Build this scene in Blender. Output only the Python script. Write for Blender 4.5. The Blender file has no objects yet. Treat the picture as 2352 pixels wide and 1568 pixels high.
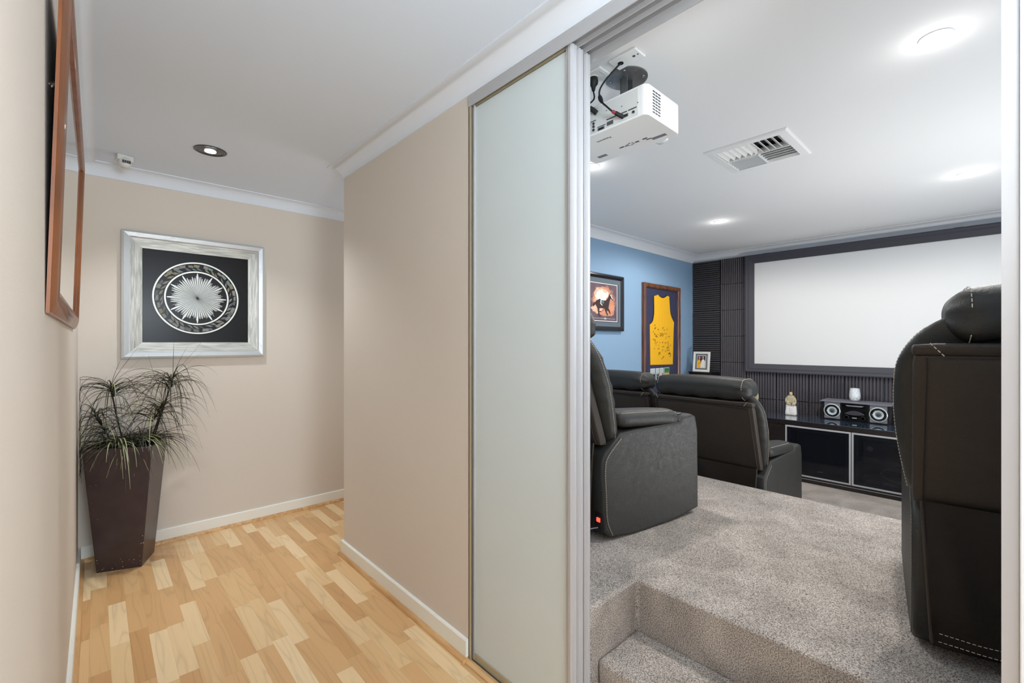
import bpy, bmesh, math, random
from mathutils import Vector, Matrix

# ------------------------------------------------------------------ camera, world, light, exposure
S = bpy.context.scene
COL = S.collection
H = 1.311
YAW = math.radians(42.67)
cd = bpy.data.cameras.new('camera'); cam = bpy.data.objects.new('camera', cd); COL.objects.link(cam)
cam.location = (0, 0, H)
cam.rotation_euler = (math.radians(90), 0, -YAW)
cd.sensor_width = 36; cd.lens = 36 * 1036 / 2352; cd.shift_y = 3 / 2352; cd.clip_start = 0.02
S.camera = cam
S.view_settings.view_transform = 'Standard'; S.view_settings.look = 'None'
S.view_settings.gamma = 1; S.view_settings.use_curve_mapping = False
S.view_settings.exposure = 0.0

w = bpy.data.worlds.new('world'); S.world = w; w.use_nodes = True
w.node_tree.nodes['Background'].inputs[0].default_value = (0.9, 0.95, 1.0, 1)
w.node_tree.nodes['Background'].inputs[1].default_value = 0.8

def lamp(name, kind, loc, power, color=(1, 1, 1), size=0.05, size_y=None, target=None, spot=None, blend=0.6):
    l = bpy.data.lights.new(name, kind); l.energy = power; l.color = color
    if kind == 'AREA':
        l.size = size
        if size_y: l.shape = 'RECTANGLE'; l.size_y = size_y
        else: l.shape = 'DISK'
    else:
        l.shadow_soft_size = size
    if kind == 'SPOT': l.spot_size = spot; l.spot_blend = blend
    o = bpy.data.objects.new(name, l); COL.objects.link(o); o.location = loc
    if target: o.rotation_euler = (Vector(target) - Vector(loc)).to_track_quat('-Z', 'Y').to_euler()
    return o

COOL = (1.0, 0.98, 0.95); WARM = (0.90, 0.95, 1.0); FILL = (0.80, 0.90, 1.0)
# unseen area fills added behind the camera and in the alcove beyond the partition
lamp('hall_rear_fill', 'AREA', (0.52, -2.9, 1.45), 58, FILL, 1.1, 2.0, (0.52, 0, 1.4))
lamp('alcove_fill', 'AREA', (2.95, 3.25, 1.5), 10, FILL, 0.9, 1.8, (0, 3.25, 1.3))
# downlights: hall (one in view, two unseen fills added behind the camera)
lamp('hall_downlight_beam', 'SPOT', (0.476, 3.04, 2.37), 42, WARM, 0.03, target=(0.476, 3.0, 0), spot=math.radians(58), blend=1.0)
for (x, y, p) in [(0.476, 3.04, 36), (0.476, 0.2, 7), (0.5, -1.7, 30)]:
    lamp('hall_downlight_and_fill', 'SPOT', (x, y, 2.37), p, WARM, 0.03, target=(x, y, 0), spot=math.radians(125), blend=0.7)
# downlights: theatre room, four in view
for (x, y) in [(4.12, 1.72), (4.12, 0.15), (2.2, 0.158), (2.25, 1.713)]:
    lamp('theatre_downlight_lamp', 'SPOT', (x, y, 2.375), 39, COOL, 0.03, target=(x, y, 0), spot=math.radians(172), blend=0.35)
    lamp('theatre_downlight_spill', 'POINT', (x, y, 2.33), 0.5, COOL, 0.04)
# unseen area lamps added to brighten both ceilings from below
lamp('theatre_ceiling_fill', 'AREA', (1.75, -0.5, 1.75), 1.5, (1, 1, 1), 0.5, 0.5, (3.3, 1.0, 2.9))
lamp('theatre_ceiling_fill', 'AREA', (3.5, -0.62, 0.55), 46, (1, 0.985, 0.96), 0.6, 0.6, (3.3, 0.9, 2.9))
lamp('hall_ceiling_fill', 'AREA', (0.40, -0.9, 1.75), 50, (0.76, 0.89, 1), 0.6, 0.6, (0.40, -0.3, 2.9))

# ------------------------------------------------------------------ helpers
def lin(r, g, b):
    f = lambda c: (c / 255 / 12.92) if c / 255 <= 0.04045 else ((c / 255 + 0.055) / 1.055) ** 2.4
    return (f(r), f(g), f(b), 1)

def node(nt, t, **kw):
    n = nt.nodes.new(t)
    for k, v in kw.items(): setattr(n, k, v)
    return n

def mat(name, col, rough=0.5, metal=0.0, bump=None, var=None, coat=0.0, spec=0.5, emit=None, estr=0, trans=0.0, ior=1.45, sheen=0.0):
    """bump=(scale,strength,detail[,stretch xyz]) var=(scale,amount)"""
    m = bpy.data.materials.new(name); m.use_nodes = True
    nt = m.node_tree; b = nt.nodes['Principled BSDF']
    b.inputs['Base Color'].default_value = col
    b.inputs['Roughness'].default_value = rough; b.inputs['Metallic'].default_value = metal
    b.inputs['Coat Weight'].default_value = coat; b.inputs['Coat Roughness'].default_value = 0.05
    b.inputs['Specular IOR Level'].default_value = spec
    b.inputs['Transmission Weight'].default_value = trans; b.inputs['IOR'].default_value = ior
    b.inputs['Sheen Weight'].default_value = sheen
    if emit: b.inputs['Emission Color'].default_value = emit; b.inputs['Emission Strength'].default_value = estr
    tc = node(nt, 'ShaderNodeTexCoord')
    if var:
        n = node(nt, 'ShaderNodeTexNoise'); n.inputs['Scale'].default_value = var[0]; n.inputs['Detail'].default_value = 4
        nt.links.new(tc.outputs['Object'], n.inputs['Vector'])
        mr = node(nt, 'ShaderNodeMapRange'); mr.inputs[1].default_value = 0.3; mr.inputs[2].default_value = 0.7
        mr.inputs[3].default_value = 1 - var[1]; mr.inputs[4].default_value = 1 + var[1]
        nt.links.new(n.outputs['Fac'], mr.inputs[0])
        mx = node(nt, 'ShaderNodeVectorMath', operation='SCALE'); mx.inputs[0].default_value = col[:3]
        nt.links.new(mr.outputs[0], mx.inputs['Scale']); nt.links.new(mx.outputs[0], b.inputs['Base Color'])
    if bump:
        mp = node(nt, 'ShaderNodeMapping'); nt.links.new(tc.outputs['Object'], mp.inputs['Vector'])
        if len(bump) > 3: mp.inputs['Scale'].default_value = bump[3]
        n = node(nt, 'ShaderNodeTexNoise'); n.inputs['Scale'].default_value = bump[0]; n.inputs['Detail'].default_value = bump[2]
        nt.links.new(mp.outputs[0], n.inputs['Vector'])
        bp = node(nt, 'ShaderNodeBump'); bp.inputs['Strength'].default_value = bump[1]; bp.inputs['Distance'].default_value = 0.01
        nt.links.new(n.outputs['Fac'], bp.inputs['Height']); nt.links.new(bp.outputs[0], b.inputs['Normal'])
    return m

def wood_mat(name, c1, c2, scale, stretch, rough=0.4, coat=0.0, bump=0.1, metal=0.0):
    m = bpy.data.materials.new(name); m.use_nodes = True; nt = m.node_tree; b = nt.nodes['Principled BSDF']
    tc = node(nt, 'ShaderNodeTexCoord'); mp = node(nt, 'ShaderNodeMapping'); mp.inputs['Scale'].default_value = stretch
    n = node(nt, 'ShaderNodeTexNoise'); n.inputs['Scale'].default_value = scale; n.inputs['Detail'].default_value = 6
    n.inputs['Distortion'].default_value = 0.6
    nt.links.new(tc.outputs['Object'], mp.inputs[0]); nt.links.new(mp.outputs[0], n.inputs['Vector'])
    cr = node(nt, 'ShaderNodeValToRGB'); cr.color_ramp.elements[0].position = 0.35; cr.color_ramp.elements[1].position = 0.65
    cr.color_ramp.elements[0].color = c1; cr.color_ramp.elements[1].color = c2
    nt.links.new(n.outputs['Fac'], cr.inputs[0]); nt.links.new(cr.outputs[0], b.inputs['Base Color'])
    bp = node(nt, 'ShaderNodeBump'); bp.inputs['Strength'].default_value = bump; bp.inputs['Distance'].default_value = 0.005
    nt.links.new(n.outputs['Fac'], bp.inputs['Height']); nt.links.new(bp.outputs[0], b.inputs['Normal'])
    b.inputs['Roughness'].default_value = rough; b.inputs['Coat Weight'].default_value = coat; b.inputs['Metallic'].default_value = metal
    return m

def floor_mat():
    """three-strip beech laminate, strips along Y"""
    m = bpy.data.materials.new('laminate'); m.use_nodes = True; nt = m.node_tree; b = nt.nodes['Principled BSDF']
    L = nt.links.new
    tc = node(nt, 'ShaderNodeTexCoord'); sp = node(nt, 'ShaderNodeSeparateXYZ'); L(tc.outputs['Object'], sp.inputs[0])
    def M(op, a, bb=None, c=None):
        n = node(nt, 'ShaderNodeMath', operation=op)
        for i, v in enumerate((a, bb, c)):
            if v is None: continue
            if isinstance(v, (int, float)): n.inputs[i].default_value = v
            else: L(v, n.inputs[i])
        return n.outputs[0]
    W, LEN = 0.0655, 0.42
    xs = M('DIVIDE', M('ADD', sp.outputs[0], 5.0), W); row = M('FLOOR', xs); fx = M('FRACT', xs)
    wn = node(nt, 'ShaderNodeTexWhiteNoise', noise_dimensions='1D'); L(row, wn.inputs['W'])
    ys = M('ADD', M('DIVIDE', M('ADD', sp.outputs[1], 7.0), LEN), M('MULTIPLY', wn.outputs['Value'], 7.3))
    cell = M('FLOOR', ys); fy = M('FRACT', ys)
    cv = node(nt, 'ShaderNodeCombineXYZ'); L(row, cv.inputs[0]); L(cell, cv.inputs[1])
    w2 = node(nt, 'ShaderNodeTexWhiteNoise', noise_dimensions='3D'); L(cv.outputs[0], w2.inputs['Vector'])
    rnd = w2.outputs['Value']
    # grain coordinates, shifted per block
    gv = node(nt, 'ShaderNodeCombineXYZ'); L(M('MULTIPLY', sp.outputs[0], 12.0), gv.inputs[0]); L(M('MULTIPLY', sp.outputs[1], 1.0), gv.inputs[1]); L(M('MULTIPLY', rnd, 40.0), gv.inputs[2])
    wv = node(nt, 'ShaderNodeTexNoise'); wv.inputs['Scale'].default_value = 0.9; wv.inputs['Detail'].default_value = 1.5; L(gv.outputs[0], wv.inputs['Vector'])
    rings = M('FRACT', M('MULTIPLY', wv.outputs['Fac'], 8.0))
    rl = M('POWER', M('ABSOLUTE', M('SUBTRACT', M('MULTIPLY', rings, 2.0), 1.0)), 6.0)
    fn = node(nt, 'ShaderNodeTexNoise'); fn.inputs['Scale'].default_value = 1.0; fn.inputs['Detail'].default_value = 5
    g2 = node(nt, 'ShaderNodeCombineXYZ'); L(M('MULTIPLY', sp.outputs[0], 260.0), g2.inputs[0]); L(M('MULTIPLY', sp.outputs[1], 9.0), g2.inputs[1]); L(M('MULTIPLY', rnd, 9.0), g2.inputs[2])
    L(g2.outputs[0], fn.inputs['Vector'])
    cr = node(nt, 'ShaderNodeValToRGB'); e = cr.color_ramp.elements
    e[0].position = 0; e[0].color = lin(208, 160, 108); e[1].position = 1; e[1].color = lin(242, 212, 166)
    x = cr.color_ramp.elements.new(0.45); x.color = lin(220, 175, 122)
    x = cr.color_ramp.elements.new(0.72); x.color = lin(231, 194, 142)
    L(rnd, cr.inputs[0])
    shade = M('SUBTRACT', M('SUBTRACT', 1.06, M('MULTIPLY', rl, 0.15)), M('MULTIPLY', fn.outputs['Fac'], 0.14))
    # joints
    j = M('MAXIMUM', M('LESS_THAN', fx, 0.012), M('LESS_THAN', fy, 0.0035))
    shade = M('MULTIPLY', shade, M('SUBTRACT', 1.0, M('MULTIPLY', j, 0.22)))
    mx = node(nt, 'ShaderNodeVectorMath', operation='SCALE'); L(cr.outputs[0], mx.inputs[0]); L(shade, mx.inputs['Scale'])
    L(mx.outputs[0], b.inputs['Base Color'])
    b.inputs['Roughness'].default_value = 0.32; b.inputs['Specular IOR Level'].default_value = 0.45
    return m

def carpet_mat():
    m = bpy.data.materials.new('carpet'); m.use_nodes = True; nt = m.node_tree; b = nt.nodes['Principled BSDF']; L = nt.links.new
    tc = node(nt, 'ShaderNodeTexCoord')
    n1 = node(nt, 'ShaderNodeTexNoise'); n1.inputs['Scale'].default_value = 260; n1.inputs['Detail'].default_value = 3; n1.inputs['Roughness'].default_value = 0.7
    n2 = node(nt, 'ShaderNodeTexNoise'); n2.inputs['Scale'].default_value = 5.5; n2.inputs['Detail'].default_value = 3; n2.inputs['Distortion'].default_value = 0.5
    for n in (n1, n2): L(tc.outputs['Object'], n.inputs['Vector'])
    cr = node(nt, 'ShaderNodeValToRGB'); e = cr.color_ramp.elements
    e[0].position = 0.34; e[0].color = lin(88, 77, 68); e[1].position = 0.61; e[1].color = lin(228, 216, 205)
    L(n1.outputs['Fac'], cr.inputs[0])
    mr = node(nt, 'ShaderNodeMapRange'); mr.inputs[1].default_value = 0.35; mr.inputs[2].default_value = 0.65; mr.inputs[3].default_value = 0.80; mr.inputs[4].default_value = 1.10
    L(n2.outputs['Fac'], mr.inputs[0])
    mx = node(nt, 'ShaderNodeVectorMath', operation='SCALE'); L(cr.outputs[0], mx.inputs[0]); L(mr.outputs[0], mx.inputs['Scale']); L(mx.outputs[0], b.inputs['Base Color'])
    bp = node(nt, 'ShaderNodeBump'); bp.inputs['Strength'].default_value = 0.8; bp.inputs['Distance'].default_value = 0.006
    L(n1.outputs['Fac'], bp.inputs['Height']); L(bp.outputs[0], b.inputs['Normal'])
    b.inputs['Roughness'].default_value = 1; b.inputs['Specular IOR Level'].default_value = 0.05
    return m

def leather_mat(name, col, rough=0.5):
    m = bpy.data.materials.new(name); m.use_nodes = True; nt = m.node_tree; b = nt.nodes['Principled BSDF']; L = nt.links.new
    tc = node(nt, 'ShaderNodeTexCoord')
    v = node(nt, 'ShaderNodeTexVoronoi', feature='DISTANCE_TO_EDGE'); v.inputs['Scale'].default_value = 230
    dn = node(nt, 'ShaderNodeTexNoise'); dn.inputs['Scale'].default_value = 30; dn.inputs['Detail'].default_value = 2
    L(tc.outputs['Object'], dn.inputs['Vector'])
    mxv = node(nt, 'ShaderNodeMix', data_type='VECTOR'); mxv.inputs[0].default_value = 0.03
    L(tc.outputs['Object'], mxv.inputs[4]); L(dn.outputs['Color'], mxv.inputs[5]); L(mxv.outputs[1], v.inputs['Vector'])
    n = node(nt, 'ShaderNodeTexNoise'); n.inputs['Scale'].default_value = 5; n.inputs['Detail'].default_value = 4; n.inputs['Distortion'].default_value = 0.8
    L(tc.outputs['Object'], n.inputs['Vector'])
    bp = node(nt, 'ShaderNodeBump'); bp.inputs['Strength'].default_value = 0.8; bp.inputs['Distance'].default_value = 0.0014
    mn = node(nt, 'ShaderNodeMath', operation='MINIMUM'); L(v.outputs['Distance'], mn.inputs[0]); mn.inputs[1].default_value = 0.25
    L(mn.outputs[0], bp.inputs['Height'])
    bp2 = node(nt, 'ShaderNodeBump'); bp2.inputs['Strength'].default_value = 0.13; bp2.inputs['Distance'].default_value = 0.03
    L(n.outputs['Fac'], bp2.inputs['Height']); L(bp.outputs[0], bp2.inputs['Normal']); L(bp2.outputs[0], b.inputs['Normal'])
    mr = node(nt, 'ShaderNodeMapRange'); mr.inputs[3].default_value = 0.8; mr.inputs[4].default_value = 1.25; L(n.outputs['Fac'], mr.inputs[0])
    mx = node(nt, 'ShaderNodeVectorMath', operation='SCALE'); mx.inputs[0].default_value = col[:3]; L(mr.outputs[0], mx.inputs['Scale']); L(mx.outputs[0], b.inputs['Base Color'])
    b.inputs['Roughness'].default_value = rough; b.inputs['Specular IOR Level'].default_value = 0.38
    return m

def build(name, bm, m, parent=None, smooth=None, bevel=None, recalc=True):
    if recalc: bmesh.ops.recalc_face_normals(bm, faces=bm.faces)
    me = bpy.data.meshes.new(name); bm.to_mesh(me); bm.free()
    for mm in (m if isinstance(m, (list, tuple)) else [m]): me.materials.append(mm)
    o = bpy.data.objects.new(name, me); COL.objects.link(o)
    if smooth is not None:
        for p in me.polygons: p.use_smooth = True
        me.set_sharp_from_angle(angle=math.radians(smooth))
    if bevel:
        bv = o.modifiers.new('bevel', 'BEVEL'); bv.width = bevel[0]; bv.segments = bevel[1]; bv.limit_method = 'ANGLE'; bv.angle_limit = math.radians(35)
        if len(bevel) > 2: bv.harden_normals = False
        for p in me.polygons: p.use_smooth = True
        me.set_sharp_from_angle(angle=math.radians(60))
    if parent: o.parent = parent
    return o

def struct(name, bm, m, **k):
    o = build(name, bm, m, **k); o['kind'] = 'structure'; return o

def tag(o, label, cat, group=None):
    o['label'] = label; o['category'] = cat
    if group: o['group'] = group
    return o

def empty(name, loc, rz, label, cat, group=None):
    o = bpy.data.objects.new(name, None); COL.objects.link(o); o.location = loc; o.rotation_euler = (0, 0, rz); o.empty_display_size = 0.05
    return tag(o, label, cat, group)

def box(bm, x0, x1, y0, y1, z0, z1, mi=0, mtx=None):
    vs = [bm.verts.new((x, y, z)) for x in (x0, x1) for y in (y0, y1) for z in (z0, z1)]
    for f in ((0, 1, 3, 2), (4, 6, 7, 5), (0, 4, 5, 1), (2, 3, 7, 6), (0, 2, 6, 4), (1, 5, 7, 3)):
        fc = bm.faces.new([vs[i] for i in f]); fc.material_index = mi
    if mtx: bmesh.ops.transform(bm, matrix=mtx, verts=vs)
    return vs

def prism(bm, pts, axis, a, b, mi=0):
    """extrude polygon pts along axis 'x','y','z' from a to b. pts are the two other coords in xyz order"""
    def mk(p, t):
        if axis == 'x': return (t, p[0], p[1])
        if axis == 'y': return (p[0], t, p[1])
        return (p[0], p[1], t)
    v0 = [bm.verts.new(mk(p, a)) for p in pts]; v1 = [bm.verts.new(mk(p, b)) for p in pts]
    n = len(pts)
    f = [bm.faces.new(v0), bm.faces.new(v1)]
    for i in range(n): f.append(bm.faces.new((v0[i], v0[(i + 1) % n], v1[(i + 1) % n], v1[i])))
    for q in f: q.material_index = mi
    return v0 + v1

def lathe(bm, prof, c=(0, 0, 0), seg=32, mi=0, axis='z', cap=True):
    """prof: list of (r, h)"""
    rings = []
    for r, h in prof:
        ring = []
        for i in range(seg):
            t = 2 * math.pi * i / seg; a, b_ = r * math.cos(t), r * math.sin(t)
            p = (a, b_, h) if axis == 'z' else ((h, a, b_) if axis == 'x' else (a, h, b_))
            ring.append(bm.verts.new((c[0] + p[0], c[1] + p[1], c[2] + p[2])))
        rings.append(ring)
    for a, b_ in zip(rings, rings[1:]):
        for i in range(seg):
            f = bm.faces.new((a[i], a[(i + 1) % seg], b_[(i + 1) % seg], b_[i])); f.material_index = mi
    if cap:
        for r in (rings[0], rings[-1]):
            f = bm.faces.new(r); f.material_index = mi

def tube(bm, pts, r, seg=8, mi=0, taper=None):
    pts = [Vector(p) for p in pts]; n = len(pts); rings = []
    up = Vector((0.13, 0.21, 1)).normalized()
    for i, p in enumerate(pts):
        d = (pts[min(i + 1, n - 1)] - pts[max(i - 1, 0)]).normalized()
        a = d.cross(up)
        if a.length < 1e-3: a = d.cross(Vector((1, 0, 0)))
        a.normalize(); b_ = d.cross(a)
        rr = r if taper is None else r * taper(i / (n - 1))
        rings.append([bm.verts.new(p + a * rr * math.cos(2 * math.pi * k / seg) + b_ * rr * math.sin(2 * math.pi * k / seg)) for k in range(seg)])
    for a, b_ in zip(rings, rings[1:]):
        for k in range(seg):
            f = bm.faces.new((a[k], a[(k + 1) % seg], b_[(k + 1) % seg], b_[k])); f.material_index = mi
    for q in (rings[0], rings[-1]): f = bm.faces.new(q); f.material_index = mi

def smooth_path(pts, n=8):
    """catmull-rom"""
    P = [Vector(p) for p in pts]; P = [P[0] * 2 - P[1]] + P + [P[-1] * 2 - P[-2]]; out = []
    for i in range(1, len(P) - 2):
        for k in range(n):
            t = k / n
            out.append(0.5 * ((2 * P[i]) + (P[i + 1] - P[i - 1]) * t + (2 * P[i - 1] - 5 * P[i] + 4 * P[i + 1] - P[i + 2]) * t * t + (3 * P[i] - P[i - 1] - 3 * P[i + 1] + P[i + 2]) * t ** 3))
    out.append(P[-2]); return out

def soft_box(bm, c, h, r, n=10, warp=None, mi=0):
    """rounded box centred c with half sizes h and radius r; warp(p)->p on world-space local vector"""
    idx = {}
    def vert(i, j, k):
        key = (i, j, k)
        if key in idx: return idx[key]
        p = Vector([(2 * t / n - 1) * hh for t, hh in zip((i, j, k), h)])
        q = Vector([max(-(hh - r), min(hh - r, v)) for v, hh in zip(p, h)])
        d = p - q
        if d.length > 1e-9:
            # spread border samples evenly around the radius
            d = d.normalized() * r
        p = q + d + Vector(c)
        if warp: p = Vector(warp(p))
        v = bm.verts.new(p); idx[key] = v; return v
    for a in range(n):
        for b_ in range(n):
            for s in (0, n):
                for ax in range(3):
                    def K(u, v):
                        l = [0, 0, 0]; l[ax] = s; l[(ax + 1) % 3] = u; l[(ax + 2) % 3] = v; return tuple(l)
                    q = [vert(*K(a, b_)), vert(*K(a + 1, b_)), vert(*K(a + 1, b_ + 1)), vert(*K(a, b_ + 1))]
                    try: f = bm.faces.new(q); f.material_index = mi
                    except ValueError: pass

def dashes(bm, pts, r=0.0009, on=0.007, off=0.004, mi=0):
    P = [Vector(p) for p in pts]; L = [0]
    for a, b_ in zip(P, P[1:]): L.append(L[-1] + (b_ - a).length)
    def at(s):
        for i in range(len(P) - 1):
            if s <= L[i + 1] or i == len(P) - 2:
                t = (s - L[i]) / max(1e-9, L[i + 1] - L[i]); return P[i].lerp(P[i + 1], min(1, max(0, t)))
    s = 0
    while s + on < L[-1]:
        tube(bm, [at(s), at(s + on)], r, 5, mi); s += on + off

def sweep(bm, path, prof, closed=False, side=1, mi=0):
    """prof: list of (offset from wall into the room, z). side=1: room to the right of travel"""
    P = [Vector((p[0], p[1])) for p in path]; n = len(P); rings = []
    def nrm(a, b_):
        d = (b_ - a).normalized(); return Vector((d.y, -d.x)) * side
    for i in range(n):
        ns = []
        if i > 0 or closed: ns.append(nrm(P[i - 1], P[i]))
        if i < n - 1 or closed: ns.append(nrm(P[i], P[(i + 1) % n]))
        m = ns[0] if len(ns) == 1 else (ns[0] + ns[1]) / (1 + ns[0].dot(ns[1]))
        rings.append([bm.verts.new((P[i].x + m.x * o, P[i].y + m.y * o, z)) for o, z in prof])
    k = len(prof)
    for i in range(n if closed else n - 1):
        a, b_ = rings[i], rings[(i + 1) % n]
        for j in range(k):
            f = bm.faces.new((a[j], a[(j + 1) % k], b_[(j + 1) % k], b_[j])); f.material_index = mi
    if not closed: bm.faces.new(rings[0]); bm.faces.new(rings[-1])

def build_each(name, bm, m, parent=None, **k):
    """every connected piece becomes an object of its own"""
    bm.verts.ensure_lookup_table(); seen = set(); out = []
    for v in list(bm.verts):
        if v in seen: continue
        st = [v]; isl = set([v])
        while st:
            q = st.pop()
            for e in q.link_edges:
                o_ = e.other_vert(q)
                if o_ not in isl: isl.add(o_); st.append(o_)
        seen |= isl
        nb = bmesh.new(); mp = {q: nb.verts.new(q.co) for q in isl}
        for f in {f for q in isl for f in q.link_faces}:
            nf = nb.faces.new([mp[q] for q in f.verts]); nf.material_index = f.material_index
        out.append(build(name, nb, m, parent, **k))
    bm.free(); return out

def text_obj(name, s, size, m, mtx, parent=None, depth=0.0003, align='CENTER'):
    cu = bpy.data.curves.new(name, 'FONT'); cu.body = s; cu.size = size; cu.extrude = depth; cu.align_x = align; cu.align_y = 'CENTER'; cu.resolution_u = 3
    t = bpy.data.objects.new('tmp', cu); COL.objects.link(t)
    dg = bpy.context.evaluated_depsgraph_get(); dg.update()
    me = bpy.data.meshes.new_from_object(t.evaluated_get(dg)); bpy.data.objects.remove(t)
    me.name = name; me.materials.clear(); me.materials.append(m); me.transform(mtx)
    o = bpy.data.objects.new(name, me); COL.objects.link(o)
    if parent: o.parent = parent
    return o

def copy_tree(o, parent=None):
    c = o.copy(); COL.objects.link(c)
    if parent: c.parent = parent
    for ch in list(o.children): copy_tree(ch, c)
    return c

def NB(): return bmesh.new()

# ------------------------------------------------------------------ materials
M_ceil = mat('ceiling_paint', lin(229, 229, 228), 0.9, bump=(60, 0.03, 3))
M_ceil_hall = mat('bounce_offset_ceiling', lin(221, 229, 240), 0.9, bump=(60, 0.03, 3))  # white ceiling tinted blue to offset the hall's warm bounce light
M_trim_hall = mat('bounce_offset_cornice', lin(222, 227, 234), 0.6)  # cornice colour carries the same blue offset against warm bounce light
M_trim = mat('white_trim', lin(226, 228, 231), 0.5)
M_beige = mat('beige_paint', lin(216, 205, 192), 0.75, bump=(150, 0.04, 2))
M_blue = mat('blue_paint', lin(138, 168, 196), 0.7, bump=(150, 0.05, 2))
M_white_wall = mat('white_paint', lin(225, 225, 224), 0.8)
M_base = mat('cream_gloss', lin(240, 238, 228), 0.35)
M_floor = floor_mat()
M_carpet = carpet_mat()
M_quad = wood_mat('beech_strip', lin(190, 142, 92), lin(216, 172, 118), 5, (8, 1, 8), 0.4, bump=0.05)
M_alu = mat('brushed_aluminium', lin(182, 181, 182), 0.35, 0.2)
M_alu_dark = mat('grey_track', lin(150, 150, 152), 0.45, 0.2)
M_alu_tan = mat('champagne_rail', lin(180, 168, 140), 0.4, 0.2)
M_chrome = mat('chrome', lin(200, 200, 200), 0.15, 1.0)
M_steel = mat('galvanised_steel', lin(130, 130, 130), 0.4, 0.8, var=(20, 0.15))
M_black = mat('black_plastic', lin(22, 22, 24), 0.4)
M_blackgloss = mat('black_gloss', lin(12, 12, 14), 0.08, coat=0.5)
M_dark = mat('duct_dark', lin(12, 11, 10), 0.9)
M_rubber = mat('black_rubber', lin(26, 26, 24), 0.6)
M_red = mat('red_band', lin(150, 50, 55), 0.5)
M_plastic = mat('white_plastic', lin(232, 232, 230), 0.4)
M_hood = mat('dark_grey_gloss', lin(66, 66, 70), 0.2, coat=0.5)
M_print = mat('grey_print', lin(70, 70, 70), 0.6)
M_lens = mat('lens_glass', lin(230, 235, 240), 0.05, 0.3, coat=1)
M_foam = mat('charcoal_foam', lin(104, 100, 105), 0.95, bump=(700, 0.5, 2), spec=0.15)
M_foam_black = mat('dark_foam', lin(88, 85, 88), 0.95, bump=(700, 0.5, 2), spec=0.15)
M_velvet = mat('screen_border', lin(66, 65, 73), 0.6, bump=(90, 0.06, 2, (1, 0.05, 1)))
M_screen = mat('screen_fabric', lin(226, 226, 225), 0.85)
M_leather = leather_mat('charcoal_leather', lin(47, 46, 43), 0.47)
M_leather_shaded = leather_mat('shaded_leather', lin(56, 48, 41), 0.55)  # same leather, its colour darkened and browned as shade on the backs
M_thread = mat('pale_thread', lin(205, 195, 175), 0.8)
M_pot = mat('dark_brown_lacquer', lin(64, 50, 50), 0.38, var=(9, 0.2), coat=0.15)
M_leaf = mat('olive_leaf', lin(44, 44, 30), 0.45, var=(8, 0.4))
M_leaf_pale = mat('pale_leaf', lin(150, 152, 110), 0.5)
M_stem = mat('dark_stem', lin(34, 30, 22), 0.7)
M_mirror = mat('mirror_glass', lin(235, 238, 236), 0.01, 1.0)
M_mirror_wood = wood_mat('orange_wood', lin(112, 58, 16), lin(142, 78, 25), 4, (6, 6, 1), 0.35, 0.2, 0.05)
M_silver_frame = wood_mat('silver_wood', lin(160, 160, 154), lin(205, 204, 196), 7, (1.2, 1, 14), 0.45, 0, 0.3, 0.35)
M_silver_frame_h = wood_mat('silver_wood_upright', lin(160, 160, 154), lin(205, 204, 196), 7, (14, 1, 1.2), 0.45, 0, 0.3, 0.35)
M_silver_lip = mat('silver_leaf', lin(200, 203, 204), 0.35, 0.5, bump=(60, 0.1, 3))
M_artblack = mat('black_backing', lin(36, 36, 37), 0.22, spec=0.15)
M_silver = mat('silver', lin(205, 205, 200), 0.35, 0.25)
M_silver_light = mat('pale_silver', lin(225, 225, 218), 0.4, 0.1)
M_silver_dull = mat('dull_silver', lin(128, 128, 122), 0.4, 0.2)
M_mosaic = [mat('mosaic_grey', lin(138, 138, 135), 0.3, 0.15, bump=(300, 0.6, 2)), mat('mosaic_gold', lin(140, 134, 112), 0.3, 0.15, bump=(300, 0.6, 2)), mat('mosaic_dark', lin(106, 108, 110), 0.3, 0.15, bump=(300, 0.6, 2)), mat('mosaic_teal', lin(118, 138, 128), 0.3, 0.15, bump=(300, 0.6, 2))]
M_brownwood = wood_mat('walnut_frame', lin(78, 44, 28), lin(132, 84, 56), 5, (8, 8, 1), 0.35, 0.3, 0.05)
M_blackframe = mat('black_lacquer_frame', lin(34, 34, 38), 0.3)
M_matgrey = mat('slate_mat_board', lin(96, 108, 118), 0.8)
M_navy = mat('navy_mat_board', lin(56, 58, 86), 0.8, bump=(200, 0.05, 2))
M_yellow = mat('yellow_jersey', lin(250, 186, 30), 0.75, bump=(7, 0.5, 2, (3, 1, 0.6)))
M_trimdark = mat('dark_piping', lin(40, 34, 30), 0.7)
M_ink = mat('black_ink', lin(38, 34, 30), 0.6)
M_glow_orange = mat('orange_backdrop', lin(205, 140, 110), 0.7, var=(12, 0.2))
M_glow_white = mat('pale_backdrop', lin(248, 232, 215), 0.7)
M_plum = mat('plum_backdrop', lin(104, 84, 92), 0.7, var=(9, 0.25))
M_horse = mat('brown_horse', lin(58, 42, 40), 0.6, var=(40, 0.4))
M_paper = mat('white_paper', lin(240, 238, 235), 0.6)
M_skin = mat('photo_skin', lin(205, 150, 120), 0.7)
M_suit = mat('photo_dark_suit', lin(32, 32, 38), 0.7)
M_green = mat('photo_green', lin(40, 120, 70), 0.7)
M_sky = mat('photo_pale_blue', lin(190, 205, 205), 0.7)
M_cab = wood_mat('black_brown_veneer', lin(26, 21, 20), lin(40, 33, 31), 6, (1, 8, 8), 0.35, 0.1, 0.05)
M_smoke = mat('smoked_glass', lin(24, 27, 34), 0.04, spec=0.6)
M_smoke.node_tree.nodes['Principled BSDF'].inputs['Alpha'].default_value = 0.42
M_topglass = mat('blue_black_glass', lin(52, 66, 80), 0.04, coat=1.0, spec=0.8)
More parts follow.
